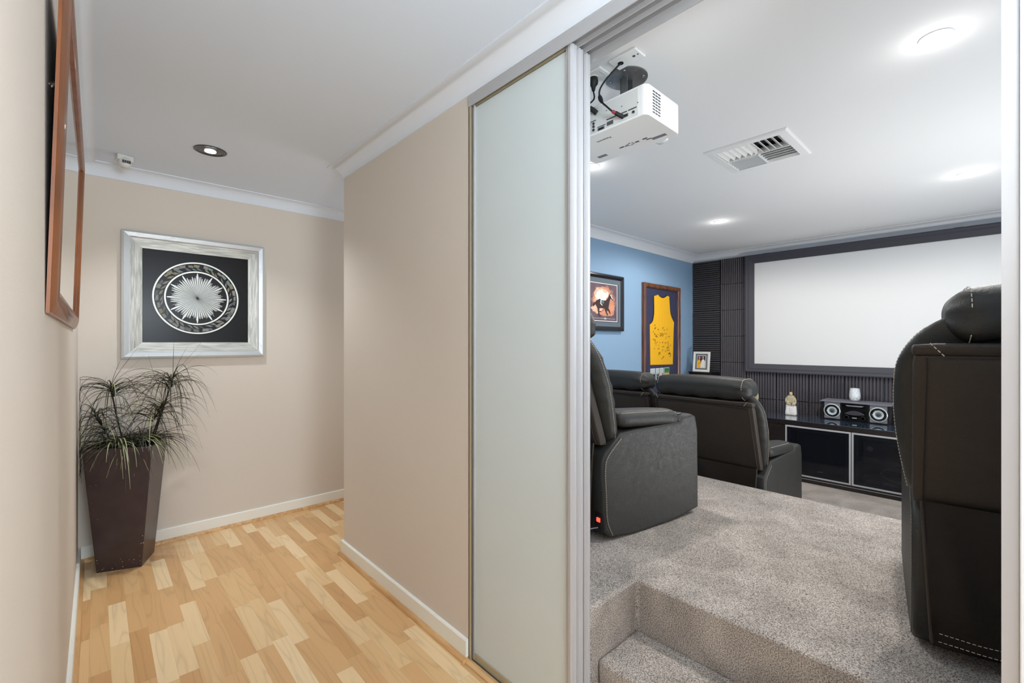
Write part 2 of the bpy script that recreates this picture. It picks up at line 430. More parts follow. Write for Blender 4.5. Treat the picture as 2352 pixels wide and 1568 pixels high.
M_grille = mat('speaker_grey', lin(120, 120, 128), 0.5)
M_cone = mat('pale_cone', lin(190, 205, 205), 0.4)
M_marble = mat('white_marble', lin(225, 230, 232), 0.35)
M_fig_white = mat('carved_white', lin(228, 224, 218), 0.7)
M_fig_tan = mat('carved_tan', lin(205, 178, 132), 0.7)
M_fig_shirt = mat('carved_khaki', lin(178, 168, 140), 0.7)
M_lamp = mat('lamp_face', lin(255, 255, 255), 0.5, emit=(1, 1, 1, 1), estr=25)
M_gimbal = mat('dark_chrome_ring', lin(95, 95, 95), 0.25, 0.9)
M_redlight = mat('lit_red_rocker', lin(255, 40, 20), 0.4, emit=(1, 0.06, 0.03, 1), estr=3)
M_pir = mat('grey_window', lin(70, 70, 70), 0.3)
M_pir_body = mat('off_white_plastic', lin(212, 210, 204), 0.45)

# frosted door glass: satin lacquered, a little light comes through
M_frost = mat('frosted_glass', lin(234, 242, 242), 0.3, coat=0.35, spec=0.5)
nt = M_frost.node_tree; pb = nt.nodes['Principled BSDF']; out = nt.nodes['Material Output']
tr = node(nt, 'ShaderNodeBsdfTranslucent'); tr.inputs[0].default_value = lin(205, 218, 216)
mx = node(nt, 'ShaderNodeMixShader'); mx.inputs[0].default_value = 0.25
nt.links.new(pb.outputs[0], mx.inputs[1]); nt.links.new(tr.outputs[0], mx.inputs[2]); nt.links.new(mx.outputs[0], out.inputs[0])
pb.inputs['Coat Roughness'].default_value = 0.02

# ------------------------------------------------------------------ the setting
ZC = 2.4; XL = -0.08; YF = 3.73; XP = 1.128; XP2 = 1.25; YC = 2.76; YB = 2.64; XS = 5.57; YR = -0.78
Y1, Y0 = 1.485, -0.018       # door opening
b = NB(); box(b, -0.2, XP2, -3.1, 3.85, -0.1, 0); box(b, XP2, 3.2, YC - 0.06, 3.85, -0.1, 0); struct('floor', b, M_floor)
b = NB(); box(b, XP2, 5.7, -0.9, YC - 0.06, -0.1, 0.0); struct('floor_carpet', b, M_carpet)
b = NB()
VX0, VX1, VY0, VY1 = 2.60, 2.965, 0.775, 1.12
box(b, -0.2, 1.19, -3.1, 3.85, ZC, ZC + 0.12, 1); box(b, 1.19, 3.2, YC - 0.03, 3.85, ZC, ZC + 0.12, 1)
for (x0, x1, y0, y1) in [(1.19, VX0, -3.1, YC - 0.03), (VX1, 5.7, -3.1, YC - 0.03), (VX0, VX1, -3.1, VY0), (VX0, VX1, VY1, YC - 0.03)]:
    box(b, x0, x1, y0, y1, ZC, ZC + 0.12)
struct('ceiling', b, [M_ceil, M_ceil_hall])
b = NB(); box(b, -0.2, XL, -3.1, 3.85, 0, ZC); struct('wall_left', b, M_beige)
b = NB(); box(b, XL, 3.2, YF, 3.85, 0, ZC); struct('wall_far', b, M_beige)
b = NB(); box(b, XP, XP2, Y1, YC - 0.06, 0, ZC); box(b, XP, 3.2, YC - 0.06, YC, 0, ZC); box(b, XP, XP2, -3.1, Y0, 0, ZC); box(b, XP, XP2, Y0, Y1, 2.322, ZC)
struct('wall_partition', b, M_beige)
b = NB(); box(b, 3.08, 3.2, YC, YF, 0, 0.9); box(b, 3.08, 3.2, YC, YF, 2.1, ZC); struct('wall_alcove', b, M_beige)
b = NB(); box(b, XP2, 5.7, YB, YC - 0.06, 0, ZC); struct('wall_blue', b, M_blue)
b = NB(); box(b, XS, 5.7, YR, YB, 0, ZC); struct('wall_screen', b, M_blue)
b = NB(); box(b, XP2, 5.7, -0.9, YR, 0, ZC); struct('wall_right', b, M_blue)
b = NB(); box(b, XP2 - 0.001, XP2 + 0.006, YR, Y0, 0, ZC); box(b, XP2 - 0.001, XP2 + 0.006, Y1, YB, 0, ZC); struct('wall_theatre_rear', b, M_blue)

def cove(s, z=ZC):
    c = [(0, z - s), (0.006, z - s), (0.006, z - s + 0.006)]
    for k in range(1, 8):
        t = math.pi / 2 * k / 8; c.append((s - (s - 0.006) * math.cos(t), z - s + (s - 0.006) * math.sin(t)))
    c += [(s - 0.006, z - 0.006), (s, z - 0.006), (s, z), (0, z)]
    return c
hall = [(XL, -3.1), (XL, YF), (3.08, YF), (3.08, YC), (XP, YC), (XP, -3.1)]
b = NB(); sweep(b, hall, cove(0.075)); struct('trim_1', b, M_trim_hall, smooth=30)
b = NB(); sweep(b, [(XP2 + .006, YR), (XP2 + .006, YB), (XS, YB), (XS, YR)], cove(0.09), closed=True); struct('trim_2', b, M_trim, smooth=30)
def skirting(name, path):
    b = NB(); sweep(b, path, [(0, 0.022), (0.014, 0.022), (0.014, 0.086), (0.011, 0.090), (0, 0.090)]); struct(name, b, M_base)
skirting('baseboard_left', [(XL, -3.1), (XL, YF - 0.0005)])
skirting('baseboard_far', [(XL + 0.014, YF), (3.08, YF)])
skirting('baseboard_partition', [(3.08, YC), (XP, YC), (XP, Y1 + 0.002)])
qp = [(0, 0), (0.030, 0), (0.029, 0.009), (0.024, 0.017), (0.016, 0.022), (0, 0.022)]
b = NB(); sweep(b, [(XL, -3.1), (XL, YF), (3.08, YF), (3.08, YC), (XP, YC), (XP, Y1 + 0.002)], qp); struct('trim_3', b, M_quad, smooth=30)
# threshold strip in front of the sliding door tracks
b = NB(); prism(b, [(XP - 0.020, 0), (XP - 0.020, 0.006), (XP - 0.008, 0.014), (XP + 0.002, 0.014), (XP + 0.002, 0)], 'y', Y0, Y1 + 0.002); struct('trim_4', b, M_quad)

# sliding door surround: head track, side channels, floor track
b = NB(); box(b, XP - 0.004, XP, Y0, Y1, 2.279, 2.3205)
for x in (1.160, 1.198, 1.238): box(b, x, x + 0.003, 0.001, Y1 - 0.005, 2.262 if x > 1.2 else 2.279, 2.2955)
struct('trim_5', b, M_alu)
b = NB(); box(b, XP + 0.0005, 1.241, Y0 + 0.0185, Y1 - 0.005, 2.296, 2.3215); struct('trim_6', b, M_alu_dark)
b = NB(); box(b, XP - 0.004, XP2, -0.020, 0.0, 0, 2.296); struct('trim_7', b, M_alu)
b = NB(); box(b, XP - 0.008, XP, -0.085, -0.0205, 0, 2.322); struct('trim_10', b, M_trim, bevel=(0.002, 2))
b = NB(); box(b, XP - 0.002, XP2, Y1 - 0.004, Y1, 0, 2.296)
for x in (XP - 0.002, 1.160, 1.198): box(b, x, x + 0.002, Y1 - 0.016, Y1, 0, 2.29)
struct('trim_8', b, M_alu_tan)
b = NB(); box(b, XP + 0.002, 1.245, Y0, Y1 - 0.016, 0.0, 0.006)
for x in (1.142, 1.178, 1.218): box(b, x, x + 0.003, Y0, Y1 - 0.016, 0.006, 0.012)
struct('trim_9', b, mat('grey_green_floor_track', lin(150, 158, 148), 0.4, 0.5))

def door_panel(n, x, label):
    """three stacked frosted sliding panels"""
    t = 0.024; ya, yb = 0.945, 1.472; za, zb = 0.014, 2.285
    root = bpy.data.objects.new('door_%d' % n, None); COL.objects.link(root); root['kind'] = 'structure'; root['label'] = label
    b = NB(); box(b, x + 0.006, x + 0.014, ya + 0.02, yb - 0.01, za + 0.02, zb - 0.01); build('glass_pane', b, M_frost, root)
    b = NB()   # leading stile with a rounded pull profile
    prof = [(x, ya + 0.026), (x, ya + 0.020), (x - 0.003, ya + 0.016), (x - 0.003, ya + 0.006), (x + 0.001, ya), (x + 0.009, ya - 0.002), (x + 0.013, ya + 0.002), (x + 0.017, ya - 0.002), (x + t, ya), (x + t, ya + 0.026)]
    prism(b, prof, 'z', za, zb); build('leading_stile', b, M_alu, root)
    b = NB(); prism(b, [(x - .001, yb), (x - .001, yb - 0.012), (x + t, yb - 0.012), (x + t, yb)], 'z', za, zb); build('rear_stile', b, M_alu, root)
    b = NB(); box(b, x, x + 0.02, ya + 0.026, yb - 0.012, za, za + 0.028); build('bottom_rail', b, M_alu_tan, root)
    b = NB(); box(b, x + 0.002, x + 0.018, ya + 0.026, yb - 0.012, zb - 0.006, zb + 0.002); build('top_rail', b, M_alu_tan, root)
    return root
door_panel(1, 1.137, 'frosted glass sliding door panel nearest the hallway')
door_panel(2, 1.170, 'frosted glass sliding door panel stacked in the middle track')
door_panel(3, 1.208, 'frosted glass sliding door panel stacked in the theatre side track')

# raised, carpeted seating platform with a step cut into it at the doorway
PZ = 0.39; XE = 3.085
plan = [(XP2 + .006, YR), (XE, YR), (XE, YB), (XP2 + .006, YB), (XP2 + .006, 0.965), (1.554, 0.965), (1.554, 0.25), (XP2 + .006, 0.25)]
b = NB(); prism(b, plan, 'z', 0, PZ); struct('floor_platform', b, M_carpet, bevel=(0.014, 3))
b = NB(); box(b, 1.30, 1.554, 0.25, 0.965, 0.0, 0.195); struct('floor_step', b, M_carpet, bevel=(0.012, 3))

# ------------------------------------------------------------------ hallway things
def picture_frame_bm(b, x0, x1, z0, z1, w, prof, plane, sgn, mi=0):
    """mitred frame hung on plane y=plane (sgn -1: faces -Y). prof: list of (inward 0..w, depth)"""
    rings = []
    for (cx, cz, ux, uz) in ((x0, z0, 1, 1), (x1, z0, -1, 1), (x1, z1, -1, -1), (x0, z1, 1, -1)):
        rings.append([b.verts.new((cx + ux * a, plane + sgn * d, cz + uz * a)) for a, d in prof])
    k = len(prof)
    for i in range(4):
        A, B = rings[i], rings[(i + 1) % 4]
        for j in range(k):
            f = b.faces.new((A[j], A[(j + 1) % k], B[(j + 1) % k], B[j])); f.material_index = (0 if i % 2 == 0 else 1) if mi is None else mi

# silver framed sunburst artwork
AX, AZ = 0.508, 1.614
art = empty('framed_artwork', (0.514, YF, 1.212), 0, 'square silver wood framed artwork of a silver sunburst in a ring on black', 'artwork')
def aloc(b_): bmesh.ops.translate(b_, verts=b_.verts, vec=(-0.514, -YF, -1.212)); return b_
b = NB(); picture_frame_bm(b, 0.114, 0.914, 1.212, 2.018, 0.1, [(0, 0.001), (0, 0.036), (0.012, 0.040), (0.036, 0.034), (0.042, 0.028), (0.042, 0.001)], YF, -1)
build('outer_frame', aloc(b), M_silver_lip, art)
b = NB(); picture_frame_bm(b, 0.156, 0.872, 1.254, 1.976, 0.06, [(0, 0.001), (0, 0.028), (0.030, 0.022), (0.060, 0.016), (0.060, 0.001)], YF, -1, mi=None)
build('inner_frame', aloc(b), [M_silver_frame, M_silver_frame_h], art)
b = NB(); box(b, 0.214, 0.814, YF - 0.010, YF - 0.002, 1.312, 1.918); build('backing', aloc(b), M_artblack, art)
def ring_bm(b, R, w, y0, y1, seg=96):
    prof = [(R - w, y0), (R - w, y1), (R, y1), (R, y0)]
    rs = []
    for i in range(seg):
        t = 2 * math.pi * i / seg; rs.append([b.verts.new((AX + r * math.cos(t), YF + y, AZ + r * math.sin(t))) for r, y in prof])
    for i in range(seg):
        for j in range(4): b.faces.new((rs[i][j], rs[i][(j + 1) % 4], rs[(i + 1) % seg][(j + 1) % 4], rs[(i + 1) % seg][j]))
b = NB(); ring_bm(b, 0.243, 0.009, -0.010, -0.018); build('outer_ring', aloc(b), M_silver_light, art, smooth=40)
b = NB(); ring_bm(b, 0.182, 0.009, -0.010, -0.018); build('inner_ring', aloc(b), M_silver_light, art, smooth=40)
random.seed(4)
b = NB(); n = 34
for i in range(n):
    for lay in range(2):
        t = 2 * math.pi * (i + 0.5 * lay) / n + random.uniform(-.05, .05)
        r0 = 0.185 + 0.022 * lay + random.uniform(0, .006); r1 = r0 + random.uniform(.016, .025)
        r1 = min(r1, 0.232); sk = random.uniform(0.02, 0.11) * (1 if lay == 0 else -1)
        wd = random.uniform(.07, .10)
        mi = random.choice([0, 0, 0, 2, 2, 1, 0, 0]) if math.sin(t) < 0.2 else random.choice([0, 1, 0, 3, 2, 0, 1])
        quad = [(r0, t - wd), (r0 + .003, t + wd * .6), (r1, t + wd + sk * .5), (r1 - .004, t - wd * .3 + sk)]
        f0 = [(AX + r * math.cos(a), AZ + r * math.sin(a)) for r, a in quad]
        prism(b, f0, 'y', YF - 0.0095, YF - 0.012 - random.uniform(0, .0025), mi)
build('mosaic_band', aloc(b), M_mosaic, art)
b = NB(); n = 120
for i in range(n):
    t = 2 * math.pi * i / n
    long_ = (i % 10 == 0)
    R = 0.168 if long_ else 0.134 + random.uniform(0, 0.020) - (0.016 if i % 10 in (5, 6) else 0)
    mi = 0 if i % 2 == 0 else 1
    ct, st = math.cos(t), math.sin(t)
    def W(r, o): return (AX + r * ct - o * st, AZ + r * st + o * ct)
    e = 0.0048 if long_ else 0.0026
    pts = [W(0.004, 0), W(R * 0.55, 0.0022), W(R * 0.86, e), W(R, e * 0.5), W(R, -e * 0.5), W(R * 0.86, -e), W(R * 0.55, -0.0022)]
    h0 = YF - 0.0135 - 0.003 * (i % 2) - (0.0 if not long_ else -0.0012)
    prism(b, pts, 'y', YF - 0.0095, h0, mi)
build('sunburst', aloc(b), [M_silver, M_silver_dull], art)

# leaning wall mirror on the left wall
mir = empty('wall_mirror', (XL, 2.0, 1.375), 0, 'large mirror in an orange-brown wooden frame tilted off the left hallway wall', 'mirror')
ml = 0.029   # forward lean per metre
def mwarp(o): return o
ya, yb, za, zb = -0.63, 0.93, 0.0, 0.78
prof = [(0, 0.001), (0, 0.007), (0.003, 0.009), (0.018, 0.016), (0.034, 0.020), (0.048, 0.019), (0.056, 0.014), (0.058, 0.009), (0.058, 0.001)]
b = NB(); rings = []
for (cy, cz, uy, uz) in ((ya, za, 1, 1), (yb, za, -1, 1), (yb, zb, -1, -1), (ya, zb, 1, -1)):
    rings.append([b.verts.new((d, cy + uy * a, cz + uz * a)) for a, d in prof])
for i in range(4):
    A, B = rings[i], rings[(i + 1) % 4]
    for j in range(len(prof)): b.faces.new((A[j], A[(j + 1) % len(prof)], B[(j + 1) % len(prof)], B[j]))
lean = Matrix.Shear('XY', 4, (0, 0)); sh = Matrix.Identity(4); sh[0][2] = ml
bmesh.ops.transform(b, matrix=sh, verts=b.verts); build('frame', b, M_mirror_wood, mir, smooth=35)
b = NB(); box(b, 0.005, 0.009, ya + 0.056, yb - 0.056, za + 0.056, zb - 0.056); bmesh.ops.transform(b, matrix=sh, verts=b.verts); build('mirror_glass', b, M_mirror, mir)
b = NB(); box(b, 0.001, 0.005, ya + 0.03, yb - 0.03, za + 0.03, zb - 0.03); bmesh.ops.transform(b, matrix=sh, verts=b.verts); build('back_board', b, M_black, mir)
b = NB(); tube(b, [(0.0, 0.0, 0.66), (0.014, -0.58, 0.50)], 0.0012, 5); tube(b, smooth_path([(0.006, -.62, .49), (0.012, -.61, .50), (0.010, -.62, .485), (0.014, -.615, .495)], 5), 0.0016, 5); build('hanging_wire', b, M_chrome, mir)

# hall downlight
def downlight(loc, ro, ri, ring_m, label, group=None, name='downlight', tilt=False):
    t = empty(name, loc, 0, label, 'ceiling light', group)
    b = NB(); lathe(b, [(ro, 0), (ro, -0.003), (ro - 0.006, -0.005), (ri + 0.004, -0.003), (ri, 0.0), (ri, -0.0005)], seg=40, cap=False); build('trim_ring', b, ring_m, t, smooth=40)
    if tilt:
        b = NB(); lathe(b, [(ri, -0.001), (0.028, -0.0035)], seg=32, cap=False); build('gimbal', b, ring_m, t)
    b = NB(); lathe(b, [(0.0005, -0.006), (ri * (0.45 if tilt else 0.98), -0.006), (ri * (0.45 if tilt else 0.98), -0.001)], seg=24); build('lamp_face', b, M_lamp, t)
    return t
downlight((0.476, 3.04, ZC), 0.080, 0.062, M_gimbal, 'round dark chrome gimbal downlight in the hallway ceiling', tilt=True)
G = 'white downlights in the theatre ceiling'
for loc, lab in [((4.12, 1.72, ZC), 'lit white downlight near the blue wall and screen corner'), ((4.12, 0.15, ZC), 'lit white downlight in front of the right half of the screen'),
                 ((2.2, 0.158, ZC), 'lit white downlight nearest the doorway, right of the air vent'), ((2.25, 1.713, ZC), 'lit white downlight just below the projector, beside the sliding doors')]:
    downlight(loc, 0.048, 0.036, M_trim, lab, G)

# motion sensor
ms = empty('motion_sensor', (0.12, 3.465, ZC), math.radians(-78), 'small off-white motion sensor on the hallway ceiling by the far wall', 'sensor')
b = NB(); box(b, -0.03, 0.03, -0.038, 0.038, -0.034, 0.0); build('bracket', b, M_pir_body, ms, bevel=(0.006, 3))
b = NB(); lathe(b, [(0.001, -0.030), (0.020, -0.026), (0.029, -0.010), (0.030, 0.006), (0.027, 0.020), (0.015, 0.030), (0.001, 0.032)], (0.014, 0, -0.045), 24); build('head', b, M_pir_body, ms, smooth=50)
b = NB()
for k in range(4): box(b, 0.038, 0.0445, -0.019 + k * 0.0098, -0.0105 + k * 0.0098, -0.052, -0.036)
build('lens_window', b, M_pir, ms)

# tapered pot with artificial grassy plant
plant = empty('potted_plant', (0.137, 3.50, 0), 0, 'tall dark brown tapered square planter with drooping thin-leaved plant in the hallway corner', 'plant')
base = [(0.0, 3.49), (0.196, 3.415), (0.268, 3.60), (0.072, 3.675)]
top = [(-0.060, 3.418), (0.233, 3.268), (0.326, 3.548), (0.036, 3.698)]
def pl(p): return (p[0] - 0.137, p[1] - 3.50)
b = NB(); zt = 0.722
lo = [b.verts.new((*pl(p), 0)) for p in base]; hi = [b.verts.new((*pl(p), zt)) for p in top]
ctr = Vector((sum(p[0] for p in top) / 4, sum(p[1] for p in top) / 4))
def inset(p, s): q = ctr + (Vector(p) - ctr) * s; return pl((q.x, q.y))
ih = [b.verts.new((*inset(p, .93), zt)) for p in top]; il = [b.verts.new((*inset(p, .88), zt - 0.05)) for p in top]
b.faces.new(lo); b.faces.new(il)
for i in range(4):
    j = (i + 1) % 4
    b.faces.new((lo[i], lo[j], hi[j], hi[i])); b.faces.new((hi[i], hi[j], ih[j], ih[i])); b.faces.new((ih[i], ih[j], il[j], il[i]))
build('pot', b, M_pot, plant, bevel=(0.0025, 2))
b = NB()
for k in range(70):
    u, v = random.random(), random.random() ** 1.7
    e0 = Vector((*pl(base[0]), 0)).lerp(Vector((*pl(base[1]), 0)), u); e1 = Vector((*pl(top[0]), zt)).lerp(Vector((*pl(top[1]), zt)), u)
    p = e0.lerp(e1, v * 0.75 + 0.02); s = random.choice([0.0008, 0.0012, 0.0018])
    nn = Vector((-0.36, -0.93, -0.1)) * 0.0006
    box(b, p.x + nn.x - s, p.x + nn.x + s, p.y + nn.y - s * .5, p.y + nn.y, p.z, p.z + s * 1.6)
build('paint_specks', b, M_silver_light, plant)['kind'] = 'stuff'
b = NB(); prism(b, [inset(p, .885) for p in top], 'z', zt - 0.052, zt - 0.03); build('soil', b, M_stem, plant)

def blade(b, o, az, L, rise, droop, w=0.0033, mi=0):
    """grass blade arching outwards from o; clamps against the two walls"""
    pts = []; n = 9
    for i in range(n + 1):
        t = i / n
        r = L * (t - 0.25 * t * t) * math.cos(rise * (1 - t) * 0.6)
        z = L * (math.sin(rise) * t - droop * t * t)
        x = o[0] + math.cos(az) * r; y = o[1] + math.sin(az) * r
        x = max(x, -0.205 - 0.0 + random.uniform(0, .003)); y = min(y, 0.222 if o[2] + z < 1.19 else 0.175)
        pts.append(Vector((x, y, o[2] + z)))
    side = Vector((-math.sin(az), math.cos(az), 0))
    prev = None
    for i, p in enumerate(pts):
        ww = w * (1 - 0.85 * (i / n) ** 1.5)
        cur = (b.verts.new(p - side * ww), b.verts.new(p + side * ww + Vector((0, 0, 0)) ), b.verts.new(p + Vector((0, 0, -ww * 0.9))))
        if prev:
            for a, c in ((0, 1), (1, 2), (2, 0)):
                f = b.faces.new((prev[a], prev[c], cur[c], cur[a])); f.material_index = mi
        prev = cur
random.seed(11)
def stem(pts, name='stem', r=0.004):
    b = NB(); tube(b, smooth_path(pts, 6), r, 7); build(name, b, M_stem, plant, smooth=60)
# stems (local to the pot's foot)
stem([(-0.01, 0.0, 0.68), (-0.045, -0.01, 0.86), (-0.075, -0.015, 1.05)])
stem([(0.11, 0.02, 0.68), (0.155, 0.01, 0.86), (0.215, 0.0, 1.09)])
stem([(0.10, 0.03, 0.68), (0.13, 0.0, 0.80), (0.165, -0.02, 0.93)])
stem([(-0.05, 0.03, 0.68), (-0.10, 0.03, 0.80), (-0.145, 0.02, 0.90)])
def tuft(o, d, n, L, spread_z, name='leaf_tuft'):
    """blades leaving the last part of a stem that points along d"""
    b = NB()
    for i in range(n):
        s = random.random(); p = Vector(o) - Vector(d) * s
        az = random.uniform(0, 2 * math.pi)
        blade(b, p, az, L * random.uniform(.65, 1.1), random.uniform(0.25, 1.2), random.uniform(.75, 1.35), mi=1 if random.random() < 0.18 else 0)
    for i in range(4):
        blade(b, o, random.uniform(0, 6.28), L * random.uniform(.6, .95), random.uniform(1.2, 1.45), random.uniform(0.0, .35), w=.0013)
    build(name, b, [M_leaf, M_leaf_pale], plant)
tuft((-0.075, -0.015, 1.06), (-0.01, 0, 0.06), 46, 0.34, 1)
tuft((0.215, 0.0, 1.10), (0.02, 0, 0.08), 54, 0.37, 1)
tuft((0.165, -0.02, 0.95), (0.05, -0.02, 0.12), 54, 0.36, 1)
tuft((-0.145, 0.02, 0.91), (-0.06, 0, 0.14), 60, 0.27, 1)
b = NB()
for i in range(200):
    u, v = random.random(), random.random()
    az = random.uniform(0, 2 * math.pi)
    o = (0.0 + random.uniform(-.09, .11), -0.02 + random.uniform(-.06, .07), zt - 0.01 + random.uniform(0, .02))
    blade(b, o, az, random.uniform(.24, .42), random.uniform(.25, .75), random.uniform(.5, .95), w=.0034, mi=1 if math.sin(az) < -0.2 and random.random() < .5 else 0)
for i in range(12):
    blade(b, (random.uniform(-.02, .06), 0, zt), random.uniform(0, 6.28), random.uniform(.3, .42), random.uniform(.9, 1.3), random.uniform(.4, .8), w=.0012)
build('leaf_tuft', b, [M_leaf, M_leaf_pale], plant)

# ------------------------------------------------------------------ theatre ceiling things
# air vent, four-way louvred
vent = empty('air_vent', (2.785, 0.947, ZC), 0, 'white rectangular louvred air conditioning vent in the theatre ceiling', 'vent')
hx, hy = 0.225, 0.213; ox, oy = 0.178, 0.166
b = NB(); rings = []
for ux, uy in ((-1, -1), (1, -1), (1, 1), (-1, 1)):
    rings.append([b.verts.new((ux * a, uy * c, z)) for a, c, z in ((hx, hy, 0), (hx, hy, -0.003), (hx - .008, hy - .008, -0.010), (ox + .002, oy + .002, -0.012), (ox, oy, -0.010), (ox, oy, 0.03))])
for i in range(4):
    A, B = rings[i], rings[(i + 1) % 4]
    for j in range(5): b.faces.new((A[j], A[j + 1], B[j + 1], B[j]))
build('frame', b, M_plastic, vent)
b = NB(); box(b, -0.004, 0.004, -oy, oy, -0.011, 0.02); box(b, -ox, ox, -0.004, 0.004, -0.011, 0.02); build('divider', b, M_plastic, vent)
def blades(q, along, tilt, n):
    b = NB(); (x0, x1, y0, y1) = q
    for k in range(n):
        t = (k + 0.5) / n
        if along == 'x':
            y = y0 + (y1 - y0) * t; M = Matrix.Translation((0, y, 0.004)) @ Matrix.Rotation(tilt, 4, 'X'); box(b, x0, x1, -0.017, 0.017, -0.0012, 0.0012, mtx=M)
        else:
            x = x0 + (x1 - x0) * t; M = Matrix.Translation((x, 0, 0.004)) @ Matrix.Rotation(tilt, 4, 'Y'); box(b, -0.017, 0.017, y0, y1, -0.0012, 0.0012, mtx=M)
    build('louvre', b, M_plastic, vent)
# near row (towards doorway): cross blades; far row: long blades
blades((-ox, -0.004, 0.004, oy), 'x', math.radians(-58), 5)
blades((-ox, -0.004, -oy, -0.004), 'x', math.radians(40), 5)
blades((0.004, ox, 0.004, oy), 'y', math.radians(58), 5)
blades((0.004, ox, -oy, -0.004), 'y', math.radians(-40), 5)
b = NB(); box(b, -ox - .003, ox + .003, -oy - .003, oy + .003, 0.035, 0.115); build('duct', b, M_dark, vent)

# ceiling wall plates
wp = empty('cable_plate', (1.492, 0.97, ZC), 0, 'white ceiling plate with a round cable hole above the projector', 'wall plate')
b = NB(); box(b, -0.036, 0.036, -0.058, 0.058, -0.008, 0); build('plate', b, M_plastic, wp, bevel=(0.002, 2))
b = NB(); box(b, -0.006, 0.004, -0.036, -0.026, -0.0088, -0.0079); box(b, -0.004, 0.002, -0.050, -0.045, -0.0088, -0.0079); build('socket', b, M_print, wp)
b = NB(); lathe(b, [(0.011, -0.0092), (0.011, -0.0075)], (0.0, 0.028, 0), 20); build('cable_hole', b, M_dark, wp)
gp = empty('power_socket', (1.488, 1.125, ZC), 0, 'white power socket plate on the ceiling beside the sliding door track', 'power socket')
b = NB(); box(b, -0.036, 0.036, -0.058, 0.058, -0.010, 0); build('plate', b, M_plastic, gp, bevel=(0.003, 2))
b = NB(); box(b, -0.020, 0.020, -0.046, -0.040, -0.0112, -0.0095); build('rocker_switch', b, M_pir_body, gp)
b = NB(); lathe(b, [(0.019, -0.013), (0.019, -0.0095)], (0, 0.0, 0), 24); build('socket_face', b, M_pir_body, gp, smooth=40)

# projector hung upside down
pj = empty('projector', (1.56, 1.05, 2.124), 0, 'white ceiling projector hung upside down behind the sliding doors', 'projector')
PX0, PX1, PY0, PY1 = -0.128, 0.118, -0.20, 0.20; PHT = 0.111
# rounded plan body, rear face recessed
def rr(x0, x1, y0, y1, r, n=6):
    o = []
    for cx, cy, a0 in ((x1 - r, y1 - r, 0), (x0 + r, y1 - r, 90), (x0 + r, y0 + r, 180), (x1 - r, y0 + r, 270)):
        for k in range(n + 1):
            t = math.radians(a0 + 90 * k / n); o.append((cx + r * math.cos(t), cy + r * math.sin(t)))
    return o
b = NB(); prism(b, rr(PX0, PX1, PY0, PY1, 0.022), 'z', 0, PHT - 0.0); build('body', b, M_plastic, pj, bevel=(0.003, 2))
b = NB(); box(b, PX0 - 0.0012, PX0 + 0.01, PY0 + 0.035, PY1 - 0.01, 0.006, PHT - 0.008); build('rear_panel', b, mat('rear_panel_grey', lin(214, 214, 212), 0.5), pj)
b = NB()
for i in range(3):
    for k in range(8):
        x = PX0 + 0.040 + i * 0.019; z = 0.016 + k * 0.0108
        box(b, x, x + 0.0155, PY0 - 0.0006, PY0 + 0.002, z, z + 0.005)
build('side_vent', b, M_print, pj)
def pr(b, y0, y1, z0, z1, d=0.0022): box(b, PX0 - d, PX0, y0, y1, z0, z1)
b = NB()
for (y0, y1, z0, z1) in [(-0.12, -0.085, 0.034, 0.038), (-0.16, -0.125, 0.034, 0.038), (-0.075, -0.03, 0.034, 0.038), (-0.025, 0.012, 0.020, 0.023), (0.02, 0.045, 0.052, 0.055), (0.046, 0.066, 0.040, 0.052)]:
    pr(b, y0, y1, z0, z1)
build_each('port_label', b, M_print, pj)
b = NB()
for (y, z) in [(0.030, 0.043), (0.030, 0.031), (0.030, 0.018), (0.052, 0.031), (0.052, 0.018), (-0.148, 0.022)]:
    lathe(b, [(0.0052, -0.0045), (0.0052, 0)], (PX0, y, z), 16, axis='x')
for (y0, y1, z0, z1) in [(-0.02, 0.01, 0.007, 0.017), (-0.06, -0.032, 0.012, 0.026), (-0.125, -0.095, 0.016, 0.027)]: pr(b, y0, y1, z0, z1, 0.003)
build_each('port', b, M_steel, pj, smooth=40)
b = NB()
for (y, z) in [(0.030, 0.043), (0.030, 0.031), (0.030, 0.018), (0.052, 0.031), (0.052, 0.018), (-0.148, 0.022)]:
    lathe(b, [(0.003, -0.0052), (0.003, 0)], (PX0, y, z), 12, axis='x')
for (y0, y1, z0, z1) in [(-0.016, 0.006, 0.009, 0.015), (-0.121, -0.099, 0.019, 0.024), (0.082, 0.10, 0.050, 0.066), (0.055, 0.082, 0.062, 0.080)]: pr(b, y0, y1, z0, z1, 0.0036)
build_each('port_opening', b, M_black, pj, smooth=40)
b = NB()
for (y, z) in [(-0.098, 0.062), (-0.165, 0.050), (-0.03, 0.072), (0.072, 0.012), (0.125, 0.030)]: lathe(b, [(0.0018, -0.003), (0.0018, 0)], (PX0, y, z), 10, axis='x')
build_each('screw', b, M_steel, pj)
b = NB(); lathe(b, [(0.034, 0), (0.036, 0.004), (0.036, 0.016), (0.028, 0.020), (0.001, 0.014)], (PX1 - 0.002, -0.115, 0.030), 28, axis='x'); build('lens', b, M_lens, pj, smooth=40)
b = NB(); lathe(b, [(0.010, 0), (0.010, 0.012), (0.008, 0.016)], (PX1 - 0.025, -0.17, PHT), 16); build_each('foot', b, M_plastic, pj, smooth=40)
T = Matrix(((0, 1, 0, 0), (1, 0, 0, 0), (0, 0, -1, 0), (0, 0, 0, 1)))   # text x -> +Y, up -> +X, normal -> -Z
text_obj('brand_lettering', 'Panasonic', 0.017, M_print, Matrix.Translation((PX0 + 0.062, 0.028, -0.0003)) @ T, pj)
b = NB()
